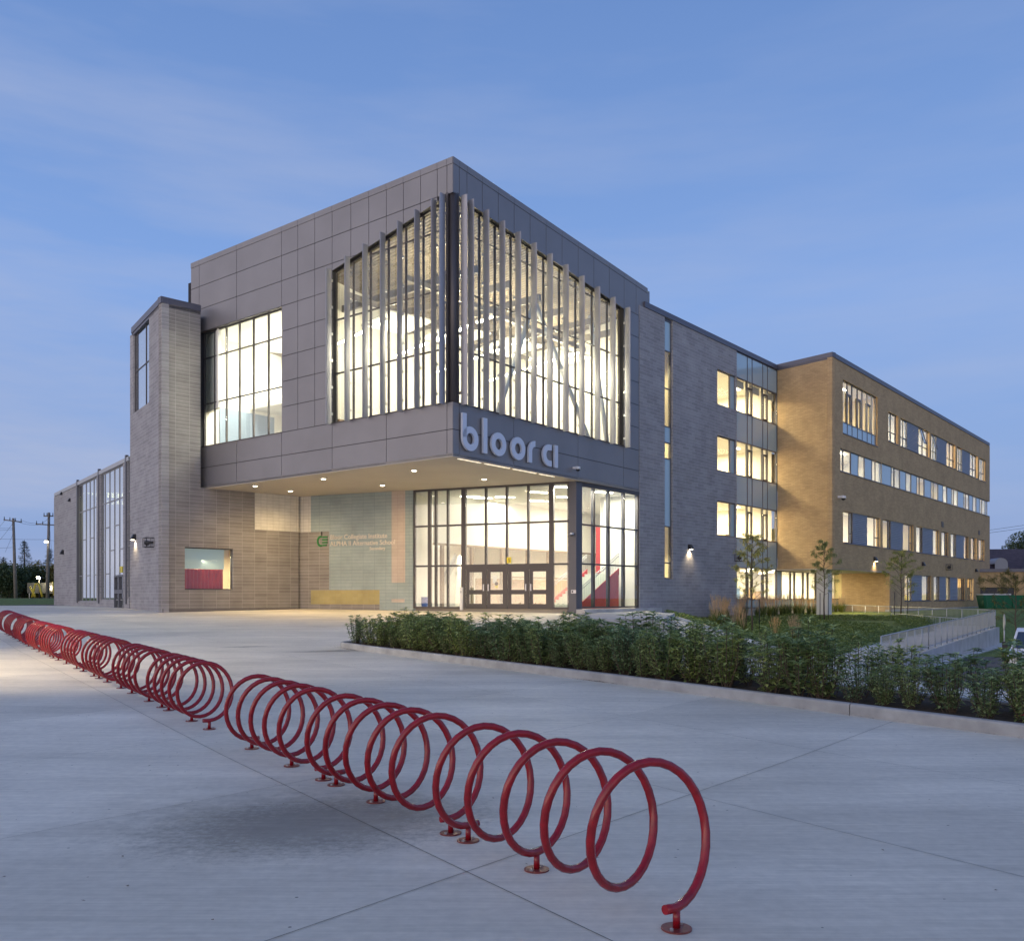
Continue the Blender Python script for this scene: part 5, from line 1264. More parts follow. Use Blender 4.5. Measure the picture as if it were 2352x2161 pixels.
wall_lamp(FK, 2118.5, 1296, 'unlit black wedge lamp in the middle of the brick wall', False)
wall_lamp(FK, 2240.5, 1310.5, 'unlit black wedge lamp at the far end of the brick wall', False)
wall_lamp(FG, G(600), 1134, 'small dark fitting high on the gym wing wall under the coping', False, sc=.7)
wall_lamp(FG, G(678), 1149, 'small dark fitting below the first one on the gym wing wall', False, sc=.7)
def caged(f, x, y, label, sc=1.0):
    r = local_thing('caged_speaker', f, x, y, 0, label, 'speaker', 'horn speakers in wire cages')
    m = MB(); w, h, dp = .42*sc, .26*sc, .42*sc; C = [(a, b, c) for a in (-w, w) for b in (0, -dp) for c in (-h, h)]
    for i in range(8):
        for j in range(i+1, 8):
            if sum(1 for k in range(3) if C[i][k] != C[j][k]) == 1: m.tube([C[i], C[j]], .018, 4)
    m.tube([(-w*.3, -dp, -h), (-w*.3, -dp, h)], .012, 4); lb(m, 'cage', BLACK, r)
    m = MB(); m.tube([(.25*sc, -.02, 0), (.1*sc, -.16, 0), (-.2*sc, -.25, -.02)], [.05, .08*sc, .17*sc], 12); lb(m, 'horn', BLACK, r)
caged(FTL, 350, 1246, 'black horn speaker in a wire cage on the stone tower'); caged(FS, 1693, 1281, 'black horn speaker in a wire cage on the stone wing corner', .9); caged(FK, 2175, 1302.5, 'black horn speaker in a wire cage on the brick wall')
def camera_dome(f, x, y, label, sc=1.0):
    r = local_thing('security_camera', f, x, y, 0, label, 'security camera', 'white dome security cameras')
    m = MB(); m.aabb(-.06*sc, .06*sc, -.28*sc, 0, .02, .12*sc); lb(m, 'bracket', WHITEM, r)
    m = MB(); m.tube([(0, -.26*sc, .1*sc), (0, -.26*sc, -.02*sc)], [.11*sc, .13*sc], 14); lb(m, 'body', WHITEM, r)
    m = MB(); m.tube([(0, -.26*sc, -.02*sc), (0, -.26*sc, -.09*sc), (0, -.26*sc, -.12*sc)], [.11*sc, .085*sc, .02], 14); lb(m, 'dome', BLACK, r)
camera_dome(FBR, 1317, 1078, 'white dome camera on the metal fascia right of the letters', 1.1)
camera_dome(FK, 1925, 1144.5, 'white dome camera high at the corner of the brick wing', 1.5)
camera_dome(FD, 1316, 1228, 'small white camera halfway up the entrance column', .8)
ic = local_thing('intercom', FD, 1318, 1359, 0, 'small intercom panel on the entrance column', 'intercom'); m = MB(); m.aabb(-.14, .14, -.05, 0, -.08, .10); lb(m, 'case', STEEL, ic); m = MB(); m.aabb(-.10, -.02, -.055, -.05, -.04, .06); lb(m, 'speaker_slot', BLACK, ic)
vb = local_thing('bollard_post', FD, 1060, 1374, .55, 'short white push button post by the entrance doors', 'post'); m = MB(); m.aabb(-.07, .07, -.07, .07, -.65, .62); lb(m, 'post_body', WHITEM, vb); m = MB(); m.aabb(-.05, .05, -.075, -.07, .3, .42); lb(m, 'button', STEEL, vb)
# vents on the brick wall
def vent(f, xa, xb, ya, yb, label, n=3):
    q = f.p(f.s(xa), f.z(xa, yb), 0); r = thing('wall_vent', q, label, 'vent'); m = MB(); a, b = f.s(xa), f.s(xb); z0, z1 = f.z(xa, yb), f.z(xa, ya)
    m.box(f, a, b, z0, z1, .002, .02); m.build('backing', BLACK, r); m = MB()
    for k in range(n): z = z0+(z1-z0)*(k+.2)/n; m.box(f, a, b, z, z+(z1-z0)/n*.42, .02, .05)
    m.build('slats', mat('vent_slats', (.22, .17, .13), .6), r)
vent(FK, K(1342), K(1360), 1197.5, 1210, 'small square vent in the brick wall between the window rows'); vent(FK, K(1641), K(1654), 1218, 1228, 'smaller vent at the far end of the brick wall')
vent(FK, K(1684), K(1714), 1349.5, 1380.5, 'tall louvred vent near the ground at the brick corner', 8)
# recessed soffit downlights
dl = [(500*1.1696+1, 1116), (667, 1127.5), (743, 1099.5), (878.5, 1114.5), (951, 1080.5), (1112, 1100.5)]
pd = None
for (x, y) in dl:
    z = ZB-.03; d = (z-EZ)*F/(HY-y); X = (x-CX)/F*d
    if pd is None:
        pd = thing('downlight', (0, 0, 0), '', 'downlight', 'round downlights in the entrance soffit'); m = MB(); m.tube([(0, 0, -.02), (0, 0, .005)], [.16, .17], 20, True, False); lb(m, 'trim', WHITEM, pd)
        m = MB(); m.tube([(0, 0, -.028), (0, 0, -.019)], [.11, .11], 20, True, False); lb(m, 'lens', LAMPW, pd); o = pd
    else: o = copytree(pd)
    o.location = (X, d, z); o['label'] = 'lit round downlight recessed in the overhang soffit'
    spot((X, d, z-.06), 680, (1, .70, .32), (0, 0, -1), 155, 1.0, .12)
# slot lights along the soffit edge
m = MB()
for a, b in ((.6, 2.2), (2.5, 4.4), (4.7, 6.6), (6.9, 8.2)): m.box(FBR, a, b, ZB-.045, ZB-.022, -.26, -.16)
part(m, 'edge_light_strip', mat('edge_light', (1, 1, 1), .5, emit=(1, .84, .56), es=.9))

# ================================================================ right side: ramp, railings, trees, lawn planting
def railing(pts, label, h=1.07, spacing=.12, post=1.5, group=None, wallbase=None):
    r = thing('railing', (pts[0][0], pts[0][1], pts[0][2]), label, 'railing', group); rails, bal, po = MB(), MB(), MB()
    for (a, b) in zip(pts, pts[1:]):
        a, b = Vector(a), Vector(b); Ln = (b-a).length; up = Vector((0, 0, 1))
        rails.tube([a+up*h, b+up*h], .028, 6); rails.tube([a+up*.12, b+up*.12], .02, 6)
        n = int(Ln/spacing)
        for k in range(1, n): p = a+(b-a)*k/n; bal.tube([p+up*.12, p+up*h], .009, 4, False)
        n = max(1, int(round(Ln/post)))
        for k in range(n+1): p = a+(b-a)*k/n; po = MB(); po.tube([p-up*.1, p+up*h], .028, 6); po.build('post', RAILM, r)
    rails.build('rail', RAILM, r); bal.build('balusters', RAILM, r); return r
def pt(x, d, y): return ((x-CX)/F*d, d, EZ+(HY-y)/F*d)
A_ = pt(2286, 58.7, 1439.9); B_ = pt(2132.7, 41.8, 1489.5); C_ = Vector(B_)+(Vector(B_)-Vector(A_))*.42
railing([A_, B_, tuple(C_)], 'steel railing on top of the sloping ramp wall')
D_ = pt(1929, 74.5, 1418); E_ = pt(2284.5, 59.0, 1438); railing([D_, pt(2050, 69.5, 1424.5), E_], 'long level railing on the far side of the ramp'); 
G_ = pt(2047, 60.5, 1445); H_ = pt(2200, 55.0, 1460); railing([G_, H_], 'shorter middle railing between the ramp flights', spacing=.14)
railing([pt(1843, 69, 1408), pt(1878, 71, 1409)], 'short dark handrail beside the white column', h=.8)
# ramp wall
rwl = MB(); d2 = (Vector(B_)-Vector(A_)); ps = [Vector(A_)+d2*t for t in (-.012, .5, 1, 1.42)]
fw = Face.thru((ps[0].x, ps[0].y), (ps[3].x, ps[3].y)); ln = (Vector((ps[3].x, ps[3].y))-Vector((ps[0].x, ps[0].y))).length
sgn_ = 1
outw = -.35
rwl.poly(fw, [(-.25, -1.6), (ln, -1.6), (ln, ps[3].z-.02), (-.25, ps[0].z-.02)], -.18, .18)
rw_ = thing('retaining_wall', (ps[0].x, ps[0].y, -1.3), 'sloping concrete wall carrying the ramp railing', 'retaining wall'); rwl.build('wall', CONC, rw_)
# sloping kerb of the planting
m = MB(); a = Vector(pt(1541, 44.5, 1414)); b = Vector(pt(1708, 31.5, 1466)); fk = Face.thru((a.x, a.y), (b.x, b.y)); ln = (Vector((b.x, b.y))-Vector((a.x, a.y))).length
m.poly(fk, [(0, -1), (ln, -1), (ln, b.z), (0, a.z)], -.15, .15); k_ = thing('garden_kerb', (a.x, a.y, a.z-.3), 'sloping concrete kerb between the steps and the grass planting', 'kerb'); m.build('kerb_stone', CONC, k_)
# ground cover: nobody could count it
gc = MB(); rg = random.Random(11); nleaf = 0
while nleaf < 26000:
    x, y = rg.uniform(9.2, 27), rg.uniform(31.5, 62)
    side = (Vector((x, y))-RA).dot(RN)
    if side > -2.7: continue
    if FS.n.dot(Vector((x, y))-FS.P0) < .6: continue
    dens = noise.noise((x*.35, y*.35, 3)); hh = .10+.22*max(0, dens+.3)+(.15 if y < 40 else 0)
    if noise.noise((x*.2, y*.2, 8)) < -.25 and y > 46 and x > 16: continue
    a = rg.uniform(0, 6.28); leaf(gc, Vector((x, y, H(x, y)+rg.uniform(0, hh))), Vector((math.cos(a), math.sin(a), rg.uniform(0, .8))), Vector((0, 0, 1)), rg.uniform(.10, .2), rg.uniform(.06, .10)); nleaf += 1
gc.build('ground_cover', COVER, kind='stuff', label='low green ground cover filling the bed in front of the stone wing', cat='ground cover')
# feather reed grasses
def grass_clump(rng):
    r = thing('ornamental_grass', (0, 0, 0), '', 'ornamental grass', 'feathery tan grasses along the stone wing'); bl, pl = MB(), MB()
    for k in range(110):
        a = rng.uniform(0, 6.28); rr = rng.uniform(0, .14); b = Vector((math.cos(a)*rr, math.sin(a)*rr, 0)); ln = rng.uniform(.5, .95); le = rng.uniform(.1, .5)
        tip = b+Vector((math.cos(a)*le*ln, math.sin(a)*le*ln, ln*(1-le*.3))); m_ = b*.5+tip*.5+Vector((0, 0, .08)); sd = Vector((-math.sin(a), math.cos(a), 0))*.012
        bl.face([b-sd, b+sd, m_+sd, m_-sd]); bl.face([m_-sd, m_+sd, tip])
    for k in range(20):
        a = rng.uniform(0, 6.28); le = rng.uniform(.05, .34); h = rng.uniform(1.15, 1.55); b = Vector((0, 0, .2)); tip = Vector((math.cos(a)*le, math.sin(a)*le, h)); pl.tube([b, tip], [.006, .004], 3, False)
        for q in range(14):
            t = .72+.28*q/14; p = b*(1-t)+tip*t; a2 = rng.uniform(0, 6.28); leaf(pl, p, Vector((math.cos(a2)*.35, math.sin(a2)*.35, 1)), Vector((0, 0, 1)), .09, .012)
    lb(bl, 'blades', GRASSB, r); lb(pl, 'plumes', PLUME, r); return r
gps = [grass_clump(rg) for _ in range(3)]; usedg = set()
gs = []
for k in range(46):
    t = k/45; gx = 1578+(1905-1578)*t+rg.uniform(-4, 4); off = rg.uniform(.8, 2.4); s = FS.s(gx); q = FS.p(s, 0, off)
    gs.append((q.x, q.y))
for k in range(9): gs.append((rg.uniform(9.6, 13), rg.uniform(40, 47)))
for i, (x, y) in enumerate(gs):
    k = i % 3; o = gps[k] if k not in usedg else copytree(gps[k]); usedg.add(k); o.location = (x, y, H(x, y)); o.rotation_euler.z = rg.uniform(0, 6.28); s = rg.uniform(.75, 1.1); o.scale = (s, s, s); o['label'] = 'clump of tall grass with tan feathery plumes in front of the stone wing'

# slender young trees with stakes
def young_tree(x, d, ybase, ytop, wid, seed, label, lm=LEAFY, n=1500, droop=True):
    g = random.Random(seed); X = (x-CX)/F*d; zb_ = H(X, d); top = EZ+(HY-ytop)/F*d; h = top-zb_
    r = thing('young_tree', (X, d, zb_), label, 'young tree', 'slender young trees in front of the wings'); tk, lf = MB(), MB()
    path = [Vector((.03*math.sin(i*1.7+seed), .03*math.cos(i*2.1), h*i/8)) for i in range(9)]; path[0].z = -.1
    tk.tube(path, [.05*(1-.85*i/8) for i in range(9)], 6)
    tips = []
    for k in range(26):
        t = .33+.64*k/26; p = path[0].lerp(path[-1], t); a = k*2.4+g.uniform(-.4, .4); w = wid*(1-abs(t-.55)*1.5)*g.uniform(.7, 1.15); w = max(w, .18)
        e = p+Vector((math.cos(a)*w, math.sin(a)*w, w*g.uniform(.35, .9))); m_ = p.lerp(e, .5)+Vector((0, 0, .06)); tk.tube([p, m_, e], [.014, .010, .004], 4, False)
        for q in range(3):
            s_ = m_.lerp(e, g.random()); e2 = s_+Vector((g.gauss(0, .2), g.gauss(0, .2), g.uniform(-.1, .25)))*wid*.8; tk.tube([s_, e2], [.006, .003], 3, False); tips += [(s_, e2)]
        tips.append((m_, e))
    for _ in range(n):
        a, b = g.choice(tips); p = a.lerp(b, g.random()**.6)+Vector((g.gauss(0, .05), g.gauss(0, .05), g.gauss(-.03, .05)))
        if p.z < h*.62 and g.random() < .55: continue
        leaf(lf, p, Vector((g.gauss(0, 1), g.gauss(0, 1), g.gauss(-.6 if droop else 0, .6))), Vector((0, 0, 1)), g.uniform(.10, .2), g.uniform(.025, .045))
    lb(tk, 'trunk', BARK, r); lb(lf, 'crown', lm, r)
    return X, zb_
tr_specs = [(1727, 47.5, 1440, 1222, 1.15, 1, 'young tree nearest the entrance, in front of the curtain wall'), (1893, 58.0, 1432, 1243, 1.15, 2, 'middle young tree in front of the white column'), (2070, 60.0, 1432, 1268, 1.35, 3, 'young tree with yellowing leaves in front of the brick recess')]
for (x, d, yb, yt, w, sd, lab) in tr_specs:
    young_tree(x, d, yb, yt, w, sd, lab, n=3300 if sd != 2 else 3600)
    for side, wd in ((-1, 'left'), (1, 'right')):
        xs2 = x+side*(15 if sd != 2 else 9.5)+(2 if sd == 1 else 0); X = (xs2-CX)/F*(d+.1); z = H(X, d+.1)
        s_ = thing('tree_stake', (X, d+.1, z), 'thin black stake %s of the %s' % (wd, {1: 'young tree nearest the entrance', 2: 'middle young tree', 3: 'young tree before the brick recess'}[sd]), 'stake', 'black tree stakes')
        m = MB(); m.tube([(0, 0, -.1), (0, 0, 1.75)], .022, 6); lb(m, 'stake', BLACK, s_)
young_tree(2333, 52, 1450, 1322, 2.1, 5, 'young tree with autumn leaves beyond the ramp at the right edge', LEAFA, 5200, False)
# sign post beside the ramp (seen edge on)
X, d = (2306.5-CX)/F*47, 47; sgp = thing('street_sign', (X, d, H(X, d)), 'grey street sign on a post seen from the side, right of the ramp', 'street sign'); m = MB(); m.tube([(0, 0, -.1), (0, 0, 2.0)], .035, 8); lb(m, 'post', RAILM, sgp)
m = MB(); m.tube([(0, -.012, 1.75), (0, .012, 1.75)], [.42, .42], 24, True, False); o = lb(m, 'sign_plate', RAILM, sgp); sgp.rotation_euler.z = R(68)

# ================================================================ white pickup truck
def truck(loc, rz):
    r = thing('pickup_truck', loc, 'white pickup truck parked at the right edge, front towards the plaza', 'truck', rz=rz)
    W_ = mat('white_car_paint', (.72, .73, .75), .25, coat=.6); GL = mat('car_glass', (.03, .045, .07), .06, 0, .9); CH = mat('chrome', (.6, .6, .62), .15, 1)
    def loft(profile, name, m_, w_of):
        mb = MB(); n = len(profile); 
        Lf = [(-w_of(y, z), y, z) for y, z in profile]; Rt = [(w_of(y, z), y, z) for y, z in profile]
        for k in range(n): k2 = (k+1) % n; mb.face([Lf[k], Lf[k2], Rt[k2], Rt[k]])
        mb.face(Lf[::-1]); mb.face(Rt); return lb(mb, name, m_, r)
    body = loft([(0, .48), (0, .92), (.12, 1.06), (1.25, 1.14), (1.35, 1.16), (3.6, 1.16), (5.6, 1.14), (5.6, .45), (4.9, .42), (.1, .42)], 'body', W_, lambda y, z: .98-(.06 if z > 1.05 else 0)-(.05 if y < .1 else 0))
    cab = loft([(1.2, 1.13), (1.95, 1.80), (2.3, 1.90), (3.3, 1.90), (3.75, 1.15)], 'cab', W_, lambda y, z: .90-(z-1.13)*.22)
    m = MB(); m.face([(-.80, 1.27, 1.20), (.80, 1.27, 1.20), (.68, 1.90, 1.78), (-.68, 1.90, 1.78)]); lb(m, 'windscreen', GL, r)
    for s in (-1, 1):
        m = MB(); q = [(s*(.905-(z-1.13)*.22+.004), y, z) for y, z in ((1.62, 1.22), (2.1, 1.76), (3.25, 1.78), (3.45, 1.22))]; m.face(q if s > 0 else q[::-1]); lb(m, 'side_window', GL, r)
        m = MB(); m.aabb(min(s*.62, s*.93), max(s*.62, s*.93), -.035, .0, .70, .98); lb(m, 'headlight', mat('headlight_lens', (.75, .72, .62), .15, coat=.8), r)
        m = MB(); m.aabb(min(s*1.0, s*1.18), max(s*1.0, s*1.18), 1.5, 1.62, 1.15, 1.42); lb(m, 'wing_mirror', BLACK, r)
        for y in (.95, 4.5):
            m = MB(); m.tube([(s*.78, y, .38), (s*1.0, y, .38)], [.38, .38], 24, True, False); w_ = lb(m, 'wheel', mat('tyre', (.02, .02, .02), .9), r); m = MB(); m.tube([(s*.99, y, .38), (s*1.01, y, .38)], [.22, .20], 16, True, False); h_ = lb(m, 'rim', CH, r); h_.parent = w_
    m = MB(); m.aabb(-.60, .60, -.04, .02, .62, 1.0); g_ = lb(m, 'grille', CH, r); m = MB()
    for k in range(3): m.aabb(-.54, .54, -.055, -.035, .66+k*.11, .73+k*.11)
    q = lb(m, 'grille_slots', BLACK, r); q.parent = g_
    m = MB(); m.aabb(-.96, .96, -.12, .05, .40, .60); lb(m, 'bumper', CH, r)
    m = MB(); m.aabb(-.25, .25, -.135, -.12, .46, .56); lb(m, 'licence_plate', WHITEM, r)
truck(((2384-CX)/F*31, 31, -1.27), R(-32))

# ================================================================ background right
def house(loc, rz):
    r = thing('brick_house', loc, 'old red brick house with dark tiled roof and arched dormer behind the school', 'house', rz=rz)
    RF = mat('dark_roof_tile', (.075, .055, .065), .8, noisy=.2, nscale=2); TR = mat('white_trim', (.6, .62, .65), .6); GD = mat('house_glass', (.25, .3, .36), .15)
    m = MB(); m.aabb(-9, 12, 0, 10, -.5, 4.2); lb(m, 'wall', BRICKH, r)
    m = MB(); f = [(-9.5, -.6, 4.1), (12.5, -.6, 4.1), (12.5, 5, 7.4), (-9.5, 5, 7.4), (-9.5, 10.6, 4.1), (12.5, 10.6, 4.1)]
    m.face([f[0], f[1], f[2], f[3]]); m.face([f[3], f[2], f[5], f[4]]); m.face([f[0], f[3], f[4]]); m.face([f[1], f[5], f[2]]); rf_ = lb(m, 'roof', RF, r)
    m = MB(); n = 10
    arc_ = [(.4+.8*math.cos(math.pi*k/n), 5.2+.8*math.sin(math.pi*k/n)) for k in range(n+1)]
    for k in range(n): a, b = arc_[k], arc_[k+1]; m.face([(a[0], -.4, a[1]), (b[0], -.4, b[1]), (b[0], 3.5, b[1]), (a[0], 3.5, a[1])], None, True)
    m.face([(a, -.38, b) for a, b in arc_]+[(-.4, -.38, 4.0), (1.2, -.38, 4.0)]); d_ = lb(m, 'dormer', mat('dormer_grey', (.30, .30, .33), .6), r); d_.parent = rf_
    m = MB(); m.aabb(-1.1, -.3, -.05, .02, 3.1, 4.0); m.aabb(1.7, 2.5, -.08, .0, 3.1, 4.1); m.aabb(3.6, 5.6, -.08, 0, 2.4, 4.0); w = lb(m, 'window', TR, r)
    m = MB(); m.aabb(-1.0, -.4, -.07, -.05, 3.2, 3.9); m.aabb(1.8, 2.4, -.1, -.08, 3.2, 4.0); m.aabb(3.7, 5.5, -.1, -.08, 2.5, 3.9); p = lb(m, 'pane', GD, r); p.parent = w
    # gable over the right bay
    m = MB(); m.face([(2.6, -.9, 4.2), (5.4, -.9, 6.6), (8.2, -.9, 4.2)]); m.face([(2.3, -1.2, 4.0), (5.4, -1.2, 6.7), (5.4, 4, 6.7), (2.3, 4, 4.0)]); m.face([(5.4, -1.2, 6.7), (8.5, -1.2, 4.0), (8.5, 4, 4.0), (5.4, 4, 6.7)]); g_ = lb(m, 'gable', RF, r); g_.parent = rf_
house(((2290-CX)/F*118, 118, .9), R(-8))
def garage(loc, rz):
    r = thing('garage', loc, 'low tan brick garage with a dark door beyond the school corner', 'garage', rz=rz)
    m = MB(); m.wall(WORLDF, -6.5, 2.0, -.5, 3.9, [(-6.2, .9, 0, 2.2)], .3)
    lb(m, 'front_wall', BRICK, r); m = MB(); m.aabb(2.0, 2.3, 0.3, 12, -.5, 3.9); lb(m, 'side_wall', BRICK, r); m = MB(); m.aabb(-6.7, 2.5, -.15, 12, 3.9, 4.25); lb(m, 'roof', COPE, r)
    m = MB(); m.aabb(-6.2, .9, .12, .2, 0, 2.2)
    lb(m, 'door', mat('dark_roller_door', (.045, .045, .055), .6), r)
garage(((2309-CX)/F*99, 99, .62), R(-14))
dm = thing('dumpster', ((2300-CX)/F*92, 92, .6), 'dark green waste container with its lid ajar beside the garage', 'dumpster', rz=R(-8)); m = MB()
v = [(-1.9, -.8, 0), (1.9, -.8, 0), (1.9, .8, 0), (-1.9, .8, 0), (-2.1, -1, 1.35), (2.1, -1, 1.35), (2.1, 1, 1.35), (-2.1, 1, 1.35)]
for q in ((0, 1, 5, 4), (1, 2, 6, 5), (2, 3, 7, 6), (3, 0, 4, 7), (3, 2, 1, 0), (4, 5, 6, 7)): m.face([v[k] for k in q])
for k in range(5): m.aabb(-1.8+k*.85, -1.7+k*.85, -1.02, -.8, .1, 1.3)
lb(m, 'bin_body', mat('green_metal', (.0, .11, .055), .5), dm); m = MB(); m.aabb(-2.1, .6, -.9, .9, 1.36, 1.50); lb(m, 'lid', mat('pale_lid', (.5, .52, .55), .6), dm)
wl_ = thing('overhead_wire', pt(2272, 110, 1217), 'pair of thin overhead wires at the right edge', 'wire'); m = MB(); m.tube([pt(2255, 110, 1220), pt(2352, 110, 1206), pt(2500, 110, 1185)], .02, 3); m.tube([pt(2255, 110, 1226), pt(2352, 110, 1213), pt(2500, 110, 1192)], .02, 3); m.build('wire', BLACK, wl_)
rt = random.Random(21)
blob_tree('tree', ((2385-CX)/F*128, 128, .8), 4, [(-1.5, 0, 8.3, 3.0, 3, 2.3), (-3.2, 0, 7.6, 2.0, 2, 1.3), (2, 0, 9, 3, 3, 2.2), (-1, 0, 6.4, 2.6, 2, 1.0), (3, 1, 6, 3, 3, 2)], 9000, .34, LEAFD, 'large dark tree rising behind the brick house roof', tr=.3, rng=rt)
blob_tree('tree', ((2262-CX)/F*140, 140, .8), 4, [(0, 0, 7.0, 1.6, 1.6, 1.6), (2, 0, 6.6, 1.6, 1.6, 1.2), (4.6, 0, 6.6, 1.8, 1.6, 1.5)], 2600, .35, LEAFD, 'smaller tree behind the house roof beside the school corner', tr=.2, rng=rt)

# ================================================================ background left
def conifer(loc, h, w, n, label, rng):
    r = thing('conifer_tree', loc, label, 'conifer'); tk, lf = MB(), MB(); tk.tube([(0, 0, -.3), (0, 0, h)], [.22, .03], 7)
    for k in range(int(h*4)):
        t = k/(h*4); z = 1.0+(h-1.0)*t; rr = w*(1-t)**.85*rng.uniform(.75, 1.1); 
        for q in range(5):
            a = rng.uniform(0, 6.28); e = Vector((math.cos(a)*rr, math.sin(a)*rr, z-rr*.12+.15)); tk.tube([(0, 0, z), e], [.03, .01], 3, False)
            for j in range(n):
                s = rng.random()**.7; p = Vector((0, 0, z)).lerp(e, s)+Vector((rng.gauss(0, .1), rng.gauss(0, .1), rng.gauss(-.06, .08)))
                leaf(lf, p, Vector((math.cos(a)+rng.gauss(0, .5), math.sin(a)+rng.gauss(0, .5), rng.gauss(.1, .3))), Vector((0, 0, 1)), rng.uniform(.25, .45), .10)
    lb(tk, 'trunk', BARK, r); lb(lf, 'crown', LEAFC, r)
def lx(x, d): return (x-CX)/F*d
conifer((lx(56, 128), 128, 1.0), 8.9, 1.9, 9, 'tall pointed conifer between the two utility poles', rt)
conifer((lx(112, 132), 132, 1.0), 7.8, 1.9, 8, 'dark conifer partly hidden by the gym wing corner', rt)
conifer((lx(8, 130), 130, 1.0), 6.6, 1.8, 8, 'conifer at the left edge of view behind the first pole', rt)
for (x, d, h, w, lab, lm) in ((-6, 118, 5.0, 3.2, 'broad bushy tree at the left edge behind the grass', LEAFA), (22, 116, 4.6, 3.0, 'bushy green tree behind the left utility pole', LEAFD), (50, 121, 4.9, 3.0, 'bushy tree below the tall conifer', LEAFD), (82, 135, 4.7, 2.8, 'dark tree in the gap between the poles', LEAFD), (108, 124, 5.4, 2.8, 'tree beside the right utility pole', LEAFA), (130, 126, 5.0, 3.0, 'tree half hidden behind the gym wing', LEAFD), (-40, 122, 5.2, 3.0, 'tree just outside the left edge', LEAFD)):
    blob_tree('tree', (lx(x, d), d, 1.0), 1.4, [(rt.uniform(-w*.55, w*.55), rt.uniform(-1, 1), rt.uniform(h*.18, h*.86), w*.5, w*.5, w*.42) for _ in range(9)], 5200, .34, lm, lab, rng=rt, tr=.2)
def pole(x0, x1, ytop, ybot, d, label, arms):
    a, b = Vector(pt(x0, d, ybot)), Vector(pt(x1, d, ytop)); a.z = 1.0; r = thing('utility_pole', (a.x, a.y, a.z), label, 'utility pole'); m = MB(); v = b-a
    m.tube([(0, 0, 0), tuple(v)], [.19, .13], 8); lb(m, 'pole', POLEM, r)
    for (y, xa, xb, tilt) in arms:
        z = EZ+(HY-y)/F*d-a.z; m = MB(); xx0, xx1 = lx(xa, d)-a.x, lx(xb, d)-a.x; m.tube([(xx0, -.15, z+tilt), (xx1, -.15, z-tilt)], .06, 4); c = lb(m, 'crossarm', POLEM, r)
        m = MB()
        for k in range(4): t = .04+.92*k/3; X = xx0+(xx1-xx0)*t; zz = z+tilt-2*tilt*t; m.tube([(X, -.15, zz), (X, -.15, zz+.35)], [.05, .03], 6)
        q = lb(m, 'insulators', BLACK, r); q.parent = c
    return r
p1 = pole(36.5, 30.5, 1190, 1374, 96, 'left utility pole with one crossarm', [(1196.5, 10, 52, .12)])
p2 = pole(108.5, 112.5, 1177, 1372, 96, 'right utility pole with two crossarms and a lamp', [(1205, 84, 130, .05), (1185.5, 102, 124, .0)])
wl_ = thing('overhead_wire', pt(60, 96, 1205), 'sagging overhead wires strung between the utility poles', 'wire'); m = MB()
def sag(x0, y0, x1, y1, s, dd=95.8, w=.014):
    m.tube([pt(x0+(x1-x0)*t, dd, y0+(y1-y0)*t+s*4*t*(1-t)) for t in [k/8 for k in range(9)]], w, 3, False)
for q in ((50, 1195, 84, 1202, 2), (40, 1198, 90, 1205, 3), (12, 1194, -30, 1240, 2), (30, 1201, -20, 1262, 2), (30, 1216, -40, 1218, 1), (-20, 1237, 102, 1239, 0.6), (102, 1239, 140, 1243, .3), (30, 1213, -40, 1211, 1), (86, 1203, 112, 1189, 4), (114, 1183, 140, 1189, 1), (33, 1218, 12, 1268, 1), (114, 1205, 120, 1290, 0), (-30, 1258, 28, 1257, 1)): sag(*q)
m.build('wire', BLACK, wl_)
lp_ = thing('street_lamp', pt(106, 95.5, 1243), 'small lit lamp mounted on the right utility pole', 'lamp'); m = MB(); m.tube([(0, 0, -.14), (0, 0, .05)], [.20, .17], 14); lb(m, 'globe', mat('lamp_globe', (1, 1, 1), .5, emit=(1, .95, .82), es=9), lp_); m = MB(); m.tube([(0, 0, .05), (0, 0, .16)], [.24, .10], 14); m.tube([(0, 0, .1), (.35, 0, .25)], .03, 5); lb(m, 'hood', BLACK, lp_)
lp_ = thing('street_lamp', pt(88, 104, 1327), 'bright lamp over the playground at the far left', 'lamp'); m = MB(); m.tube([(0, 0, -.13), (0, 0, .13)], [.16, .16], 12); lb(m, 'globe', mat('lamp_globe_bright', (1, 1, 1), .5, emit=(1, .85, .55), es=60), lp_); m = MB(); m.tube([(0, .2, .15), (0, .2, -2.6)], .06, 6); m.tube([(0, .2, .1), (0, 0, .1)], .04, 6); lb(m, 'post', BLACK, lp_)
l_ = bpy.data.lights.new('lamp_light', 'POINT'); l_.energy = 500; l_.color = (1, .8, .45); l_.shadow_soft_size = .2; o_ = bpy.data.objects.new('lamp_light', l_); COL.objects.link(o_); o_.location = pt(88, 103.6, 1328)
# yellow playground frame
pg = thing('playground_frame', pt(84, 101, 1371), 'yellow tubular playground frame below the bright lamp', 'playground'); YP = mat('yellow_paint', (.60, .48, .04), .5); m = MB(); b0 = Vector(pg.location)
for (xa, ya, xb, yb) in ((74, 1371, 81, 1341), (81, 1371, 74, 1352), (98, 1371, 89, 1341), (81, 1341, 90, 1341), (69, 1347, 80, 1371), (92, 1352, 97, 1371)):
    m.tube([Vector(pt(xa, 101, ya))-b0, Vector(pt(xb, 101, yb))-b0], .10, 6)
lb(m, 'tubes', YP, pg); m = MB(); m.tube([Vector(pt(121.5, 101, 1336))-b0, Vector(pt(124, 101, 1367))-b0], .09, 6); lb(m, 'post', YP, pg)
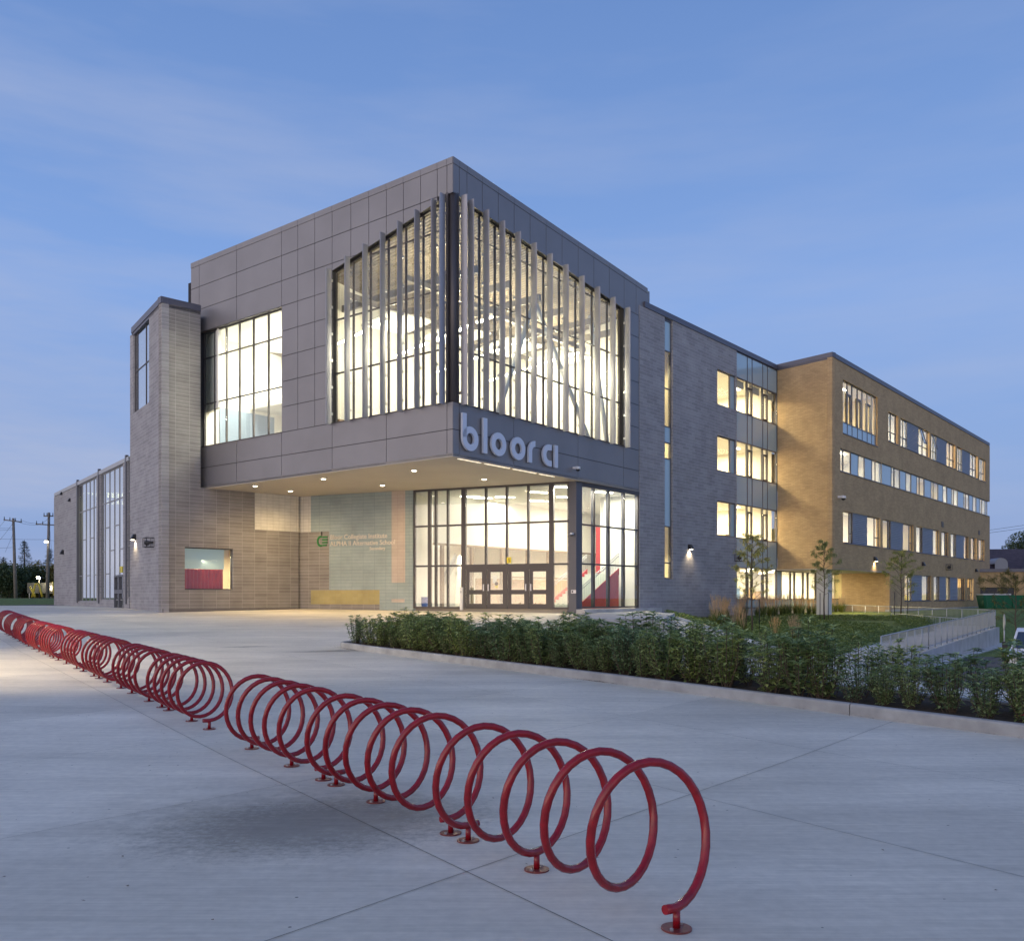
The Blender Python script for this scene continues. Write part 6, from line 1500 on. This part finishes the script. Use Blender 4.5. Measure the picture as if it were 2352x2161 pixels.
# grass mound and low wall at far left
gm2 = MB()
for i in range(24):
    for j in range(8):
        def P(a, b):
            x = -64+a*(28.5/24); y = 80+b*2.2; e = sstep(0, 3, a)*sstep(24, 18, a)*sstep(0, 2.5, b)*sstep(8, 6.5, b); return (x, y, H(x, y)+.02+.55*e)
        gm2.face([P(i, j), P(i+1, j), P(i+1, j+1), P(i, j+1)], None, True)
gm2.build('grass_mound', GRASS, kind='structure')
m = MB(); m.aabb(lx(78, 92)-.2, lx(126, 92), 92, 92.3, .9, 1.32); lw_ = thing('low_wall', (lx(100, 92), 92, 1.0), 'low grey wall at the end of the paving, left of the gym wing', 'wall'); m.build('wall', mat('dark_low_wall', (.16, .17, .18), .8), lw_)
m = MB(); m.aabb(-2.5, 2.5, -.05, 0, 1.2, 2.4); fn = thing('park_sign', (lx(112, 105), 105, 1.0), 'dark notice board under the trees by the right pole', 'notice board'); lb(m, 'board', mat('board_dark', (.03, .035, .04), .6), fn); m = MB(); m.aabb(.2, .7, -.08, -.05, 1.5, 2.1); lb(m, 'paper', WHITEM, fn); m = MB(); m.tube([(-2.3, .05, 0), (-2.3, .05, 2.4)], .05, 6); m.tube([(2.3, .05, 0), (2.3, .05, 2.4)], .05, 6); lb(m, 'posts', RAILM, fn)
# a plaza lamp standing just left of the view lights the far racks
lpX = (-15.5, 18.5)
pl_ = thing('plaza_lamp', (lpX[0], lpX[1], H(*lpX)), 'tall plaza lamp post standing left of the racks, outside the view', 'lamp post'); m = MB(); m.tube([(0, 0, 0), (0, 0, 6.0)], [.09, .06], 10); lb(m, 'post', BLACK, pl_); m = MB(); m.aabb(-.25, .25, -.15, .15, 6.0, 6.1); lb(m, 'head', BLACK, pl_); m = MB(); m.aabb(-.2, .2, -.11, .11, 5.985, 5.998); lb(m, 'lens', LAMPW, pl_)
spot((lpX[0], lpX[1], H(*lpX)+5.95), 6500, (1, .80, .52), (3.6, 2.6, -6), 95, .5, .15)
for o in bpy.data.objects:
    if '_loc' in o: del o['_loc']
